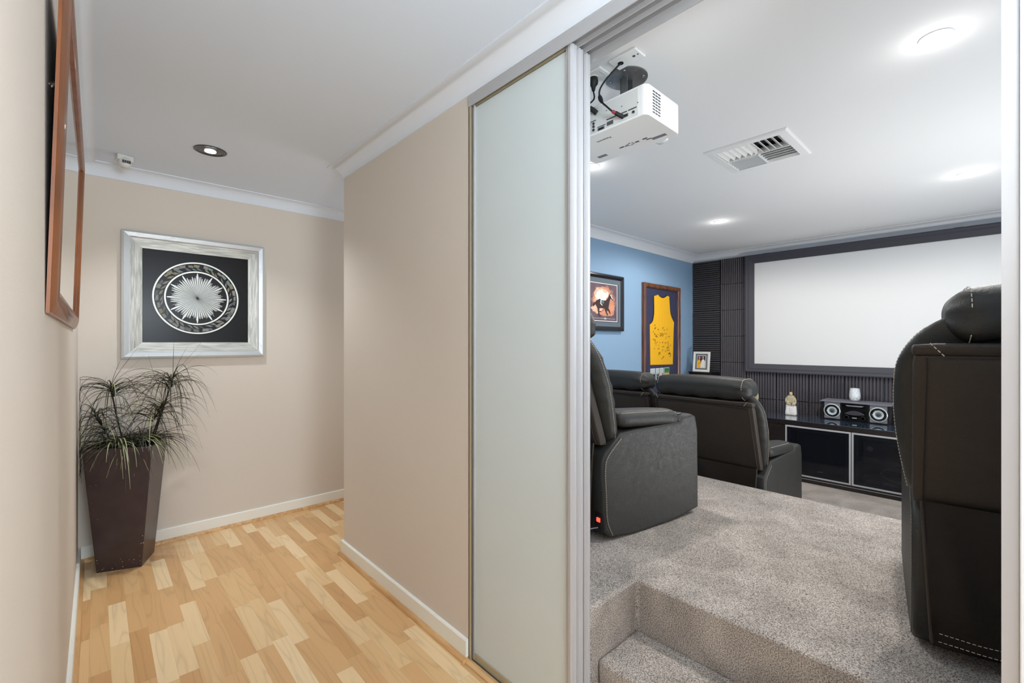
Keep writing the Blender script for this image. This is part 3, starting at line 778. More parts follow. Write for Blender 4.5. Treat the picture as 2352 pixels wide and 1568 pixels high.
for (x, y, sx, sy) in [(0.048, 0.02, .004, .010), (0.048, -0.052, .004, .009), (0.046, -0.088, .004, .010), (0.060, -0.097, .003, .011), (0.05, 0.0, .003, .006)]:
    box(b, x - sx, x + sx, y - sy, y + sy, -0.0008, 0)
for k in range(6):
    t = k * math.pi / 3; x, y = 0.048 + 0.010 * math.cos(t), -0.022 + 0.013 * math.sin(t); box(b, x - .002, x + .002, y - .004, y + .004, -0.0008, 0)
build_each('button', b, M_print, pj)
b = NB(); box(b, 0.052, 0.072, 0.105, 0.15, -0.0005, 0); box(b, 0.062, 0.082, -0.165, -0.105, -0.0005, 0); build_each('sticker', b, M_grille, pj)

mt = empty('projector_mount', (1.605, 1.045, ZC), 0, 'round grey steel ceiling mount holding the projector', 'mount')
b = NB(); lathe(b, [(0.082, 0), (0.084, -0.002), (0.084, -0.004), (0.080, -0.006), (0.001, -0.006)], seg=40); build('plate', b, M_steel, mt, smooth=40)
b = NB(); box(b, -0.022, -0.019, -0.016, 0.016, -0.13, -0.006); box(b, 0.019, 0.022, -0.016, 0.016, -0.13, -0.006); box(b, -0.022, 0.022, 0.014, 0.016, -0.13, -0.006); build_each('bracket', b, M_steel, mt)
b = NB(); lathe(b, [(0.014, -0.13), (0.014, -0.163)], seg=18); box(b, -0.05, 0.05, -0.02, 0.02, -0.1645, -0.158); build('swivel', b, M_black, mt, smooth=40)
b = NB()
for k in range(4):
    t = math.radians(25 + 90 * k); lathe(b, [(0.006, -0.006), (0.005, -0.010), (0.001, -0.0105)], (0.066 * math.cos(t), 0.066 * math.sin(t), 0), 12)
build_each('screw', b, M_chrome, mt, smooth=40)

# video cable: ceiling plate -> rear port
vc = empty('video_cable', (1.492, 0.998, 2.391), 0, 'black video cable with a red band plugged into the projector', 'cable')
def vl(*p): return [(a - 1.492, c - 0.998, z - 2.391) for a, c, z in p]
path = smooth_path(vl((1.492, 0.998, 2.392), (1.470, 1.02, 2.36), (1.435, 1.038, 2.31), (1.405, 1.035, 2.262), (1.392, 1.015, 2.215), (1.390, 0.99, 2.185), (1.400, 0.968, 2.160), (1.418, 0.948, 2.147)), 6)
b = NB(); tube(b, path, 0.0034, 8); build('cord', b, M_rubber, vc, smooth=60)
b = NB(); tube(b, path[20:26], 0.0085, 12, taper=lambda t: 0.55 + 0.45 * math.sin(math.pi * min(1, max(0, t)) ** .8)); build('ferrite_core', b, M_rubber, vc, smooth=60)
b = NB(); tube(b, vl((1.398, 0.971, 2.163), (1.405, 0.963, 2.157)), 0.0065, 10); build('red_band', b, M_red, vc)
b = NB(); tube(b, vl((1.405, 0.963, 2.157), (1.418, 0.952, 2.148), (1.4295, 0.944, 2.143)), 0.0075, 8); build('connector', b, M_rubber, vc, smooth=60)

# power cord with a tied bundle
pc = empty('mains_cable', (1.488, 1.125, 2.387), 0, 'black power cord tied in a bundle between ceiling socket and projector', 'cable')
def q(*p): return [(a - 1.488, c - 1.125, z - 2.387) for a, c, z in p]
b = NB(); lathe(b, [(0.017, 0.0), (0.019, -0.012), (0.018, -0.024), (0.010, -0.034), (0.006, -0.052)], seg=20); build('plug', b, M_rubber, pc, smooth=50)
b = NB(); tube(b, smooth_path(q((1.488, 1.125, 2.335), (1.485, 1.12, 2.30), (1.455, 1.13, 2.27), (1.42, 1.15, 2.255)), 6), 0.0034, 8)
for k in range(4):
    dz = k * 0.006
    tube(b, smooth_path(q((1.42, 1.15, 2.255 + dz), (1.405, 1.11, 2.265 - dz), (1.412, 1.17, 2.235 + dz), (1.40, 1.22, 2.205 - dz), (1.408, 1.25, 2.225 + dz), (1.415, 1.18, 2.25), (1.41, 1.12, 2.25 - dz)), 6), 0.0034, 7)
tube(b, smooth_path(q((1.41, 1.12, 2.25), (1.408, 1.10, 2.235), (1.412, 1.08, 2.225)), 6), 0.0038, 8)
build('cord', b, M_rubber, pc, smooth=60)
b = NB(); tube(b, q((1.41, 1.098, 2.233), (1.418, 1.075, 2.215), (1.431, 1.066, 2.203)), 0.0095, 8); build('connector', b, M_rubber, pc, smooth=60)

# ------------------------------------------------------------------ screen wall
XF = 5.52
def foam_tile(y0, y1, z0, z1, horiz, label, group, m, nw=12):
    w = (y1 - y0); h_ = (z1 - z0)
    root = empty('acoustic_foam_tile', (XS, (y0 + y1) / 2, z0), 0, label, 'foam tile', group)
    b = NB(); g = 0.0030; dd = random.uniform(-0.004, 0.004); D0, D1 = -0.026 + dd, -0.050 + dd
    if horiz:
        pts = [(0, g)]
        n = nw
        pts.append((D0, g))
        for k in range(n):
            pts.append((D1, g + (h_ - 2 * g) * (k + .35) / n)); pts.append((D1, g + (h_ - 2 * g) * (k + .6) / n)); pts.append((D0, g + (h_ - 2 * g) * (k + 1) / n))
        pts.append((0, h_ - g)); prism(b, pts, 'y', -w / 2 + g, w / 2 - g)
    else:
        n = nw; pts = [(0, -w / 2 + g), (D0, -w / 2 + g)]
        for k in range(n):
            pts.append((D1, -w / 2 + g + (w - 2 * g) * (k + .4) / n)); pts.append((D1, -w / 2 + g + (w - 2 * g) * (k + .6) / n)); pts.append((D0, -w / 2 + g + (w - 2 * g) * (k + 1) / n))
        pts.append((0, w / 2 - g)); prism(b, pts, 'z', g, h_ - g)
    build('foam', b, m, root)
    # single-piece thing: fold the mesh up
    return root
def single(root):
    """a thing with one part becomes that one mesh"""
    ch = root.children[0]; ch.parent = None; ch.location = root.location; ch.rotation_euler = root.rotation_euler; nm = root.name
    for k in ('label', 'category', 'group'):
        if k in root: ch[k] = root[k]
    bpy.data.objects.remove(root); ch.name = nm.split('.')[0]; return ch
ordn = ['topmost', 'second from top', 'third from top', 'fourth from top', 'fifth from top', 'sixth from top']
for i in range(6):
    z1 = 2.318 - 0.309 * i
    single(foam_tile(2.298, YB - 0.004, z1 - 0.309, z1, True, 'black horizontally ribbed foam tile beside the blue wall, %s of its column' % ordn[i], 'horizontally ribbed foam column', M_foam_black))
    single(foam_tile(2.0, 2.294, z1 - 0.309, z1, False, 'charcoal vertically ribbed foam tile left of the screen border, %s of its column' % ordn[i], 'vertically ribbed foam column', M_foam))
cols = [(1.69, 1.999), (1.38, 1.689), (1.07, 1.379), (0.76, 1.069), (0.45, 0.759)]
cl = ['above the hidden figurine, leftmost', 'behind the tan and white figurine', 'left end of the centre speaker', 'behind the white vase', 'beside the near recliner, rightmost visible']
for (y0, y1), s in zip(cols, cl):
    single(foam_tile(y0, y1, 0.685, 0.992, False, 'charcoal ribbed foam tile under the screen, upper row, %s' % s, 'foam tiles under the screen', M_foam, 11))
    single(foam_tile(y0, y1, 0.376, 0.683, False, 'charcoal ribbed foam tile at cabinet top level, lower row, %s' % s, 'foam tiles under the screen', M_foam, 11))

sc = empty('projection_screen', (5.505, 0.93, 0.98), 0, 'large white projection screen in a wide black border', 'projection screen')
SY0, SY1, SZ0, SZ1 = -0.14, 2.0, 0.98, 2.309
prof = [(0, 0.03), (0, 0.062), (0.010, 0.066), (0.030, 0.060), (0.045, 0.060), (0.085, 0.047), (0.095, 0.044), (0.095, 0.03)]
b = NB(); rings = []
for (cy, cz, uy, uz) in ((SY0, SZ0, 1, 1), (SY1, SZ0, -1, 1), (SY1, SZ1, -1, -1), (SY0, SZ1, 1, -1)):
    rings.append([b.verts.new((5.547 - d - 5.505, cy + uy * a - 0.93, cz + uz * a - 0.98)) for a, d in prof])
for i in range(4):
    A, B = rings[i], rings[(i + 1) % 4]
    for j in range(len(prof)): b.faces.new((A[j], A[(j + 1) % len(prof)], B[(j + 1) % len(prof)], B[j]))
build('border', b, M_velvet, sc)
b = NB(); box(b, 5.510 - 5.505, 5.516 - 5.505, SY0 + .09 - .93, SY1 - .09 - .93, .09, SZ1 - SZ0 - .09); build('fabric', b, M_screen, sc)
b = NB()
for y in (1.78, 0.25): box(b, -0.01, 0.06, y - .93 - .03, y - .93 + .03, SZ1 - SZ0 - 0.002, SZ1 - SZ0 + 0.004)
build_each('hanging_clip', b, M_black, sc)

# AV cabinet
CX0, CX1, CY0, CY1, CZ = 4.88, 5.44, -0.14, 1.935, 0.574
cb = empty('media_cabinet', ((CX0 + CX1) / 2, 0.9, 0), 0, 'low black-brown media cabinet with aluminium framed smoked glass doors under the screen', 'cabinet')
cxo, cyo = (CX0 + CX1) / 2, 0.9
def C(b_): bmesh.ops.translate(b_, verts=b_.verts, vec=(-cxo, -cyo, 0)); return b_
b = NB(); box(b, CX0 + 0.004, CX1, CY0, CY1, 0.525, CZ - 0.008); box(b, CX0 + 0.012, CX1, CY0 + .01, CY1 - .01, 0.0, 0.052); box(b, CX1 - 0.012, CX1, CY0, CY1, 0.05, 0.53)
for y in (CY0, 0.366, 0.885, 1.404, CY1 - 0.02): box(b, CX0 + 0.024, CX1, y, y + 0.02, 0.05, 0.53)
build('body', C(b), M_cab, cb)
b = NB(); box(b, CX0, CX1, CY0 - .004, CY1 + .004, CZ - 0.008, CZ); build('glass_top', C(b), M_topglass, cb, bevel=(0.001, 1))
b = NB(); box(b, CX0 + 0.06, CX1, 0.386, 0.885, 0.275, 0.291); box(b, CX0 + 0.06, CX1, CY0 + .02, 0.366, 0.275, 0.291); build_each('shelf', C(b), M_cab, cb)
for (y0, y1, framed) in [(-0.135, 0.373, True), (0.377, 0.892, True), (0.897, 1.412, True), (1.416, 1.93, False)]:
    if framed:
        b = NB(); fw = 0.014; rings = []
        for (cy, cz, uy, uz) in ((y0, 0.056, 1, 1), (y1, 0.056, -1, 1), (y1, 0.522, -1, -1), (y0, 0.522, 1, -1)):
            rings.append([b.verts.new((CX0 + x, cy + uy * a, cz + uz * a)) for a, x in ((0, 0.020), (0, 0.002), (0.002, 0), (fw, 0), (fw, 0.020))])
        for i in range(4):
            A, B = rings[i], rings[(i + 1) % 4]
            for j in range(5): b.faces.new((A[j], A[(j + 1) % 5], B[(j + 1) % 5], B[j]))
        d = build('door', C(b), M_alu, cb)
        b = NB(); box(b, CX0 + 0.006, CX0 + 0.010, y0 + fw, y1 - fw, 0.056 + fw, 0.522 - fw); build('smoked_pane', C(b), M_smoke, d)
        b = NB(); picture = [(fw, 0.012), (fw + 0.03, 0.012), (fw + 0.03, 0.016), (fw, 0.016)]
        rings = []
        for (cy, cz, uy, uz) in ((y0, 0.056, 1, 1), (y1, 0.056, -1, 1), (y1, 0.522, -1, -1), (y0, 0.522, 1, -1)):
            rings.append([b.verts.new((CX0 + x, cy + uy * a, cz + uz * a)) for a, x in picture])
        for i in range(4):
            A, B = rings[i], rings[(i + 1) % 4]
            for j in range(4): b.faces.new((A[j], A[(j + 1) % 4], B[(j + 1) % 4], B[j]))
        build('inner_border', C(b), mat('navy_black_border', lin(30, 32, 42), 0.5), d)
    else:
        b = NB(); box(b, CX0 + 0.004, CX0 + 0.022, y0, y1, 0.056, 0.522); build('door', C(b), M_cab, cb)
b = NB(); box(b, CX0 + 0.006, CX1, CY0, CY1, 0.034, 0.0385); build('plinth_strip', C(b), M_alu_dark, cb)

# equipment behind the smoked glass
rc = empty('av_receiver', (5.16, 0.63, 0.291), 0, 'dark av receiver on the shelf behind the right smoked glass door', 'receiver')
b = NB(); box(b, -0.16, 0.16, -0.20, 0.20, 0.008, 0.15); build('case', b, M_black, rc, bevel=(0.004, 2))
b = NB(); box(b, -0.164, -0.160, -0.12, 0.06, 0.10, 0.13); build('display', b, M_blackgloss, rc)
b = NB(); lathe(b, [(0.022, -0.014), (0.022, 0)], (-0.16, -0.15, 0.09), 20, axis='x'); lathe(b, [(0.022, -0.014), (0.022, 0)], (-0.16, 0.15, 0.09), 20, axis='x'); build_each('knob', b, M_steel, rc)
b = NB(); [lathe(b, [(0.012, 0), (0.012, 0.008)], (x, y, 0), 12) for x in (-.13, .13) for y in (-.17, .17)]; build_each('foot', b, M_rubber, rc)
pl_ = empty('disc_player', (5.14, 0.64, 0.052), 0, 'flat dark disc player at the bottom behind the right smoked glass door', 'disc player')
b = NB(); box(b, -0.13, 0.13, -0.18, 0.18, 0.004, 0.055); build('case', b, M_print, pl_, bevel=(0.003, 2))
b = NB(); box(b, -0.132, -0.13, -0.05, 0.05, 0.028, 0.042); build('disc_tray', b, M_steel, pl_)
b = NB()
cpts = [(4.99 + 0.05 * math.sin(t * 1.3), 0.60 + 0.11 * math.cos(t), 0.115 + 0.055 * math.sin(t) + 0.06) for t in [k * 0.35 for k in range(34)]]
tube(b, smooth_path(cpts, 3), 0.0025, 6); o = build('loose_cable', b, M_grille, smooth=60); tag(o, 'loose coiled grey cable behind the right smoked glass door', 'cable')
sw = empty('subwoofer', (5.16, 1.15, 0.052), 0, 'black subwoofer box behind the left smoked glass door', 'speaker')
b = NB(); box(b, -0.17, 0.17, -0.19, 0.19, 0.0, 0.40); build('case', b, M_black, sw, bevel=(0.005, 2))
b = NB(); box(b, -0.172, -0.17, -0.02, 0.02, 0.045, 0.050); build('badge', b, M_silver, sw)

# centre speaker
cs = empty('centre_speaker', (5.335, 0.93, CZ), 0, 'wide black centre speaker with two round drivers on the media cabinet', 'speaker')
b = NB(); box(b, -0.115, 0.12, -0.265, 0.265, 0.0, 0.172); build('case', b, M_black, cs, bevel=(0.003, 2))
b = NB(); box(b, -0.135, 0.122, -0.270, 0.270, 0.168, 0.178); build('top_board', b, M_grille, cs, bevel=(0.002, 2))
for s in (1, -1):
    yy = s * 0.175
    b = NB(); box(b, -0.122, -0.114, yy - 0.062, yy + 0.062, 0.010, 0.168); build('driver_plate', b, M_grille, cs)
    b = NB(); lathe(b, [(0.066, 0), (0.067, -0.006), (0.061, -0.009), (0.059, -0.004)], (-0.122, yy, 0.084), 40, axis='x', cap=False); r_ = build('driver_ring', b, M_silver, cs, smooth=50)
    b = NB(); lathe(b, [(0.060, -0.003), (0.052, -0.007), (0.040, -0.003), (0.038, 0.0)], (-0.122, yy, 0.084), 36, axis='x', cap=False); build('driver_surround', b, M_blackgloss, cs, smooth=50)
    b = NB(); lathe(b, [(0.040, -0.0035), (0.018, 0.006), (0.016, 0.006)], (-0.122, yy, 0.084), 36, axis='x', cap=False); lathe(b, [(0.0385, -0.004), (0.018, 0.003)], (-0.1225, yy, 0.084), 36, axis='x', cap=False); build('driver_cone', b, M_cone, cs, smooth=50)
    b = NB(); lathe(b, [(0.018, 0.002), (0.014, -0.004), (0.006, -0.007), (0.0005, -0.008)], (-0.122, yy, 0.084), 24, axis='x', cap=False); build('dust_cap', b, M_print, cs, smooth=50)
b = NB(); box(b, -0.124, -0.114, -0.098, 0.098, 0.006, 0.166); build('centre_panel', b, M_blackgloss, cs)
b = NB()
n = 14; pts = []
for k in range(n + 1):
    t = -1 + 2 * k / n; pts.append((0.074 * t, 0.072 + 0.028 * (1 - t * t)))
for k in range(n, -1, -1):
    t = -1 + 2 * k / n; pts.append((0.074 * t, 0.068 - 0.010 * (1 - t * t)))
prism(b, pts, 'x', -0.134, -0.122); build('horn_lip', b, M_hood, cs, bevel=(0.003, 3))
b = NB(); prism(b, [(-0.070, 0.150), (0.070, 0.150), (0.055, 0.138), (-0.055, 0.138)], 'x', -0.132, -0.122); build('horn_hood', b, M_grille, cs, bevel=(0.002, 2))
for s in (1, -1):
    b = NB(); lathe(b, [(0.019, 0), (0.019, -0.004), (0.014, -0.005), (0.012, 0.0), (0.010, 0.003)], (-0.124, s * 0.062, 0.036), 24, axis='x'); build('bass_port', b, M_black, cs, smooth=50)
b = NB(); box(b, -0.1265, -0.124, -0.017, 0.017, 0.030, 0.037); build('badge', b, M_silver, cs)

# vase / candle cup
va = bpy.data.objects.new('marble_vase', None); bpy.data.objects.remove(va)
b = NB(); lathe(b, [(0.001, 0.0), (0.024, 0.0), (0.036, 0.012), (0.044, 0.035), (0.045, 0.058), (0.041, 0.092), (0.036, 0.124), (0.033, 0.124), (0.038, 0.090), (0.040, 0.05), (0.02, 0.012), (0.001, 0.010)], seg=36)
mv = M_marble; nt = mv.node_tree; tcn = node(nt, 'ShaderNodeTexCoord'); nn = node(nt, 'ShaderNodeTexNoise'); nn.inputs['Scale'].default_value = 14; nn.inputs['Detail'].default_value = 3; nn.inputs['Distortion'].default_value = 1.5
crn = node(nt, 'ShaderNodeValToRGB'); crn.color_ramp.elements[0].position = 0.485; crn.color_ramp.elements[0].color = lin(226, 231, 233); crn.color_ramp.elements[1].position = 0.515; crn.color_ramp.elements[1].color = lin(226, 231, 233)
e = crn.color_ramp.elements.new(0.50); e.color = lin(80, 84, 90)
nt.links.new(tcn.outputs['Object'], nn.inputs['Vector']); nt.links.new(nn.outputs['Fac'], crn.inputs[0]); nt.links.new(crn.outputs[0], nt.nodes['Principled BSDF'].inputs['Base Color'])
o = build('marble_vase', b, mv, smooth=50); o.location = (5.335, 0.95, CZ + 0.178); tag(o, 'small white vase with dark marble veins on the centre speaker', 'vase')

# figurines: a kneeling adult embracing a child
def figurine(loc, rz, label):
    f = empty('figurine', loc, rz, label, 'figurine', None)
    b = NB()
    soft_box(b, (0.0, 0.022, 0.058), (0.030, 0.024, 0.060), 0.016, 10, warp=lambda p: (p.x * (1.2 - 3 * p.z), p.y * (1.15 - 1.6 * p.z), p.z))
    soft_box(b, (-0.006, -0.022, 0.050), (0.028, 0.024, 0.052), 0.016, 10, warp=lambda p: (p.x * (1.2 - 3 * p.z), p.y * (1.15 - 1.6 * p.z), p.z))
    soft_box(b, (-0.016, 0.0, 0.045), (0.018, 0.020, 0.046), 0.014, 8)
    build('robe', b, M_fig_white, f, smooth=60)
    b = NB(); soft_box(b, (0.004, 0.004, 0.155), (0.024, 0.044, 0.046), 0.022, 12, warp=lambda p: (p.x, 0.004 + (p.y - 0.004) * (1 - max(0, p.z - 0.155) * 6), p.z))
    tube(b, smooth_path([(0.0, 0.040, 0.175), (-0.016, 0.043, 0.142), (-0.032, 0.026, 0.118), (-0.036, 0.0, 0.112)], 5), 0.0095, 10)
    tube(b, smooth_path([(0.0, -0.030, 0.175), (-0.016, -0.040, 0.142), (-0.032, -0.034, 0.116), (-0.036, -0.012, 0.110)], 5), 0.0095, 10)
    build('torso', b, M_fig_shirt, f, smooth=60)
    b = NB(); soft_box(b, (-0.004, 0.002, 0.216), (0.017, 0.0145, 0.020), 0.0140, 8); tube(b, [(0.0, 0.002, 0.19), (-0.002, 0.002, 0.205)], 0.009, 10); build('head', b, M_fig_tan, f, smooth=70)
    b = NB(); soft_box(b, (-0.030, -0.026, 0.122), (0.012, 0.0125, 0.013), 0.0115, 8); soft_box(b, (-0.030, 0.026, 0.134), (0.012, 0.0125, 0.014), 0.0115, 8); build_each('child_head', b, M_fig_tan, f, smooth=70)
    return f
figurine((5.22, 1.455, CZ), math.radians(8), 'tan and white carved figurine of an embracing family on the cabinet')
figurine((5.30, 1.83, CZ), math.radians(-10), 'carved figurine almost hidden behind the second row headrest, left end of cabinet')

# tower speaker and photo on top
ts = empty('tower_speaker', (5.40, 2.425, 0), 0, 'black floor standing tower speaker in the corner by the blue wall', 'speaker')
b = NB(); box(b, -0.15, 0.10, -0.135, 0.125, 0.0, 0.952); build('cabinet', b, M_black, ts, bevel=(0.003, 2))
b = NB(); box(b, -0.158, 0.10, -0.14, 0.13, 0.952, 0.966); build('top_board', b, M_black, ts, bevel=(0.002, 2))
b = NB(); box(b, -0.156, -0.148, -0.125, 0.115, 0.05, 0.925); build('front_baffle', b, M_blackgloss, ts)
for z in (0.835, 0.60, 0.36):
    b = NB(); lathe(b, [(0.094, 0), (0.095, -0.007), (0.088, -0.010), (0.085, -0.004)], (-0.156, -0.005, z), 40, axis='x', cap=False); build('driver_ring', b, M_silver, ts, smooth=50)
    b = NB(); lathe(b, [(0.086, -0.004), (0.06, -0.006), (0.03, 0.0), (0.001, -0.006)], (-0.156, -0.005, z), 36, axis='x', cap=False); build('driver_cone', b, M_print, ts, smooth=50)

pf = empty('photo_frame', (5.31, 2.428, 0.966), math.radians(-6), 'white standing photo frame of two people on top of the tower speaker', 'photo frame')
def PF(name, y0, y1, z0, z1, x0, x1, m, par=pf):
    b = NB(); box(b, x0, x1, y0, y1, z0, z1); sh2 = Matrix.Identity(4); sh2[0][2] = 0.10; bmesh.ops.transform(b, matrix=sh2, verts=b.verts); return build(name, b, m, par)
b = NB(); rings = []
for (cy, cz, uy, uz) in ((-0.104, 0, 1, 1), (0.104, 0, -1, 1), (0.104, 0.238, -1, -1), (-0.104, 0.238, 1, -1)):
    rings.append([b.verts.new((x, cy + uy * a, cz + uz * a)) for a, x in ((0, 0), (0, -0.016), (0.006, -0.018), (0.026, -0.014), (0.026, 0))])
for i in range(4):
    A, B = rings[i], rings[(i + 1) % 4]
    for j in range(5): b.faces.new((A[j], A[(j + 1) % 5], B[(j + 1) % 5], B[j]))
sh2 = Matrix.Identity(4); sh2[0][2] = 0.10; bmesh.ops.transform(b, matrix=sh2, verts=b.verts); build('frame', b, M_plastic, pf)
PF('mat_board', -0.08, 0.08, 0.024, 0.214, -0.007, -0.002, M_matgrey)
ph = PF('photograph', -0.058, 0.058, 0.042, 0.196, -0.0085, -0.007, mat('photo_cream', lin(226, 212, 190), 0.5))
PF('photo_backdrop', -0.050, 0.050, 0.05, 0.188, -0.0092, -0.0085, M_navy, pf)
b = NB()
sh2 = Matrix.Identity(4); sh2[0][2] = 0.10
prism(b, [(0.050, 0.05), (0.008, 0.05), (0.006, 0.10), (0.014, 0.135), (0.026, 0.148), (0.042, 0.142), (0.050, 0.12)], 'x', -0.0100, -0.0092, 0)
prism(b, [(0.010, 0.05), (-0.048, 0.05), (-0.048, 0.12), (-0.036, 0.145), (-0.018, 0.150), (-0.004, 0.138), (0.006, 0.10)], 'x', -0.0102, -0.0094, 1)
for cy, cz in ((0.026, 0.166), (-0.020, 0.168)):
    prism(b, [(cy + 0.012 * math.cos(t), cz + 0.016 * math.sin(t)) for t in [k * math.pi / 6 for k in range(12)]], 'x', -0.0104, -0.0096, 2)
prism(b, [(0.042, 0.085), (0.002, 0.10), (0.0, 0.110), (0.04, 0.098)], 'x', -0.0108, -0.0100, 2)
bmesh.ops.transform(b, matrix=sh2, verts=b.verts); build('people_print', b, [M_yellow, M_paper, M_skin], pf)
b = NB(); prism(b, [(0.004, 0.12), (0.07, 0.0), (0.075, 0.0), (0.014, 0.14)], 'y', -0.02, 0.02); build('easel_back', b, M_black, pf)

# ------------------------------------------------------------------ pictures on the blue wall
def wall_frame(name, x0, x1, z0, z1, prof, m, root, mi=0):
    b = NB(); picture_frame_bm(b, x0, x1, z0, z1, 0, prof, 0, -1, mi); return build(name, b, m, root, smooth=35)
# horse picture
hp = empty('horse_picture', (3.55, YB, 1.427), 0, 'black framed grey matted picture of a galloping racehorse and jockey on the blue wall', 'picture')
HX0, HX1, HZ = -0.33, 0.405, 0.553
wall_frame('frame', HX0, HX1, 0, HZ, [(0, 0.001), (0, 0.030), (0.008, 0.040), (0.022, 0.044), (0.036, 0.036), (0.044, 0.024), (0.044, 0.001)], M_blackframe, hp)
b = NB(); box(b, HX0 + .04, HX1 - .04, -0.022, -0.004, .04, HZ - .04); build('mat_board', b, M_matgrey, hp)
b = NB(); picture_frame_bm(b, HX0 + .088, HX1 - .088, .088, HZ - .088, 0, [(0, 0.021), (0, 0.026), (0.006, 0.026), (0.006, 0.021)], 0, -1); build('inner_mat', b, mat('mid_grey_card', lin(80, 88, 98), 0.8), hp)
b = NB(); picture_frame_bm(b, HX0 + .108, HX1 - .108, .092, HZ - .092, 0, [(0, 0.021), (0, 0.027), (0.006, 0.027), (0.006, 0.021)], 0, -1); build('white_fillet', b, M_paper, hp)
b = NB(); box(b, HX0 + .114, HX1 - .114, -0.0245, -0.0215, .098, HZ - .098); build('print_sheet', b, M_plum, hp)
def blob(b, cx, cz, rx, rz, y, mi, n=26, rough=0.08):
    prism(b, [(cx + rx * math.cos(t) * (1 + random.uniform(-rough, rough)), cz + rz * math.sin(t) * (1 + random.uniform(-rough, rough))) for t in [k * 2 * math.pi / n for k in range(n)]], 'y', -0.0245, y, mi)
random.seed(3)
b = NB(); blob(b, 0.08, 0.30, 0.19, 0.135, -0.0248, 2, 40, 0.16); blob(b, 0.07, 0.31, 0.165, 0.115, -0.0249, 0, 40, 0.16); blob(b, 0.04, 0.33, 0.12, 0.085, -0.0251, 3, 36, 0.2); blob(b, 0.03, 0.335, 0.085, 0.06, -0.0252, 1, 36, 0.2); blob(b, 0.20, 0.22, 0.05, 0.07, -0.02495, 0, 30, .2); blob(b, -0.03, 0.21, 0.09, 0.04, -0.0250, 3, 30, .25); blob(b, 0.10, 0.17, 0.10, 0.025, -0.0250, 0, 30, .3)
build_each('print_glow', b, [M_glow_orange, M_glow_white, mat('dusk_backdrop', lin(150, 108, 100), 0.7, var=(14, 0.2)), mat('peach_backdrop', lin(228, 182, 155), 0.7, var=(14, 0.15))], hp)
# galloping horse facing right
hz = lambda pts, s=1.0, ox=0.055, oz=0.245: [(ox + x * s, oz + z * s) for x, z in pts]
horse = [(-0.10, 0.045), (-0.05, 0.062), (0.0, 0.050), (0.05, 0.052), (0.085, 0.080), (0.11, 0.115), (0.128, 0.128), (0.140, 0.122), (0.158, 0.092), (0.176, 0.065), (0.170, 0.055), (0.148, 0.066), (0.128, 0.076), (0.112, 0.045), (0.100, 0.005), (0.092, -0.02), (0.118, -0.05), (0.128, -0.075), (0.118, -0.082), (0.098, -0.055), (0.072, -0.038), (0.062, -0.060), (0.090, -0.085), (0.080, -0.094), (0.050, -0.070), (0.030, -0.030), (-0.02, -0.026), (-0.055, -0.030), (-0.055, -0.075), (-0.035, -0.108), (-0.048, -0.112), (-0.072, -0.080), (-0.085, -0.030), (-0.112, 0.0), (-0.118, 0.028)]
b = NB(); prism(b, hz(horse), 'y', -0.0249, -0.0262); prism(b, hz([(-0.112, 0.03), (-0.145, 0.02), (-0.165, -0.02), (-0.150, -0.015), (-0.120, 0.0)]), 'y', -0.0249, -0.0262); build('horse_print', b, M_horse, hp)
b = NB()
prism(b, hz([(-0.03, 0.055), (0.02, 0.050), (0.015, 0.02), (-0.02, 0.018)]), 'y', -0.0262, -0.0268, 0)
prism(b, hz([(-0.035, 0.058), (-0.022, 0.056), (-0.030, 0.020), (-0.005, 0.004), (-0.01, -0.002), (-0.042, 0.016)]), 'y', -0.0262, -0.0270, 1)
prism(b, hz([(0.0, 0.06), (0.03, 0.055), (0.062, 0.082), (0.085, 0.095), (0.08, 0.112), (0.05, 0.125), (0.02, 0.105)]), 'y', -0.0262, -0.0271, 1)
prism(b, hz([(0.065, 0.112), (0.085, 0.108), (0.090, 0.128), (0.078, 0.142), (0.062, 0.136)]), 'y', -0.0262, -0.0272, 1)
prism(b, hz([(0.118, 0.112), (0.134, 0.118), (0.160, 0.078), (0.164, 0.066), (0.156, 0.070)]), 'y', -0.0262, -0.0268, 1)
build('jockey_print', b, [mat('saddle_blue', lin(96, 112, 128), .7), M_paper], hp)
b = NB(); box(b, -0.18, 0.26, -0.0256, -0.0245, 0.118, 0.121); box(b, 0.08, 0.11, -0.0262, -0.0245, 0.113, 0.127); build('caption_plate', b, M_sky, hp)

# framed jersey
jp = empty('framed_jersey', (4.735, YB, 0.62), 0, 'walnut framed signed yellow sleeveless jersey on navy backing on the blue wall', 'framed jersey')
JX0, JX1, JT = -0.395, 0.415, 1.345
wall_frame('frame', JX0, JX1, 0, JT, [(0, 0.001), (0, 0.034), (0.010, 0.040), (0.026, 0.034), (0.036, 0.036), (0.048, 0.024), (0.048, 0.001)], M_brownwood, jp)
b = NB(); box(b, JX0 + .044, JX1 - .044, -0.012, -0.004, .044, JT - .044); build('backing_board', b, M_navy, jp)
JO = (4.735, 0.62)
jers = [(-0.235, 0.449), (0.255, 0.439), (0.275, 0.90), (0.285, 0.99), (0.235, 1.04), (0.20, 1.10), (0.185, 1.20), (0.175, 1.285), (0.115, 1.293), (0.085, 1.278), (0.03, 1.262), (-0.03, 1.270), (-0.07, 1.290), (-0.17, 1.262), (-0.165, 1.14), (-0.17, 1.06), (-0.195, 0.99), (-0.245, 0.955)]
jers = [(x, z - 0.055 + (0.0 if z > 0.6 else 0.052)) for x, z in jers]
b = NB(); prism(b, [(x * 1.018, z) for x, z in jers], 'y', -0.012, -0.018); build('jersey', b, M_yellow, jp, bevel=(0.002, 2))
b = NB()
for s in ((15, 16, 17), (2, 3, 4, 5, 6, 7), (7, 8, 9, 10, 11, 12, 13)):
    pass
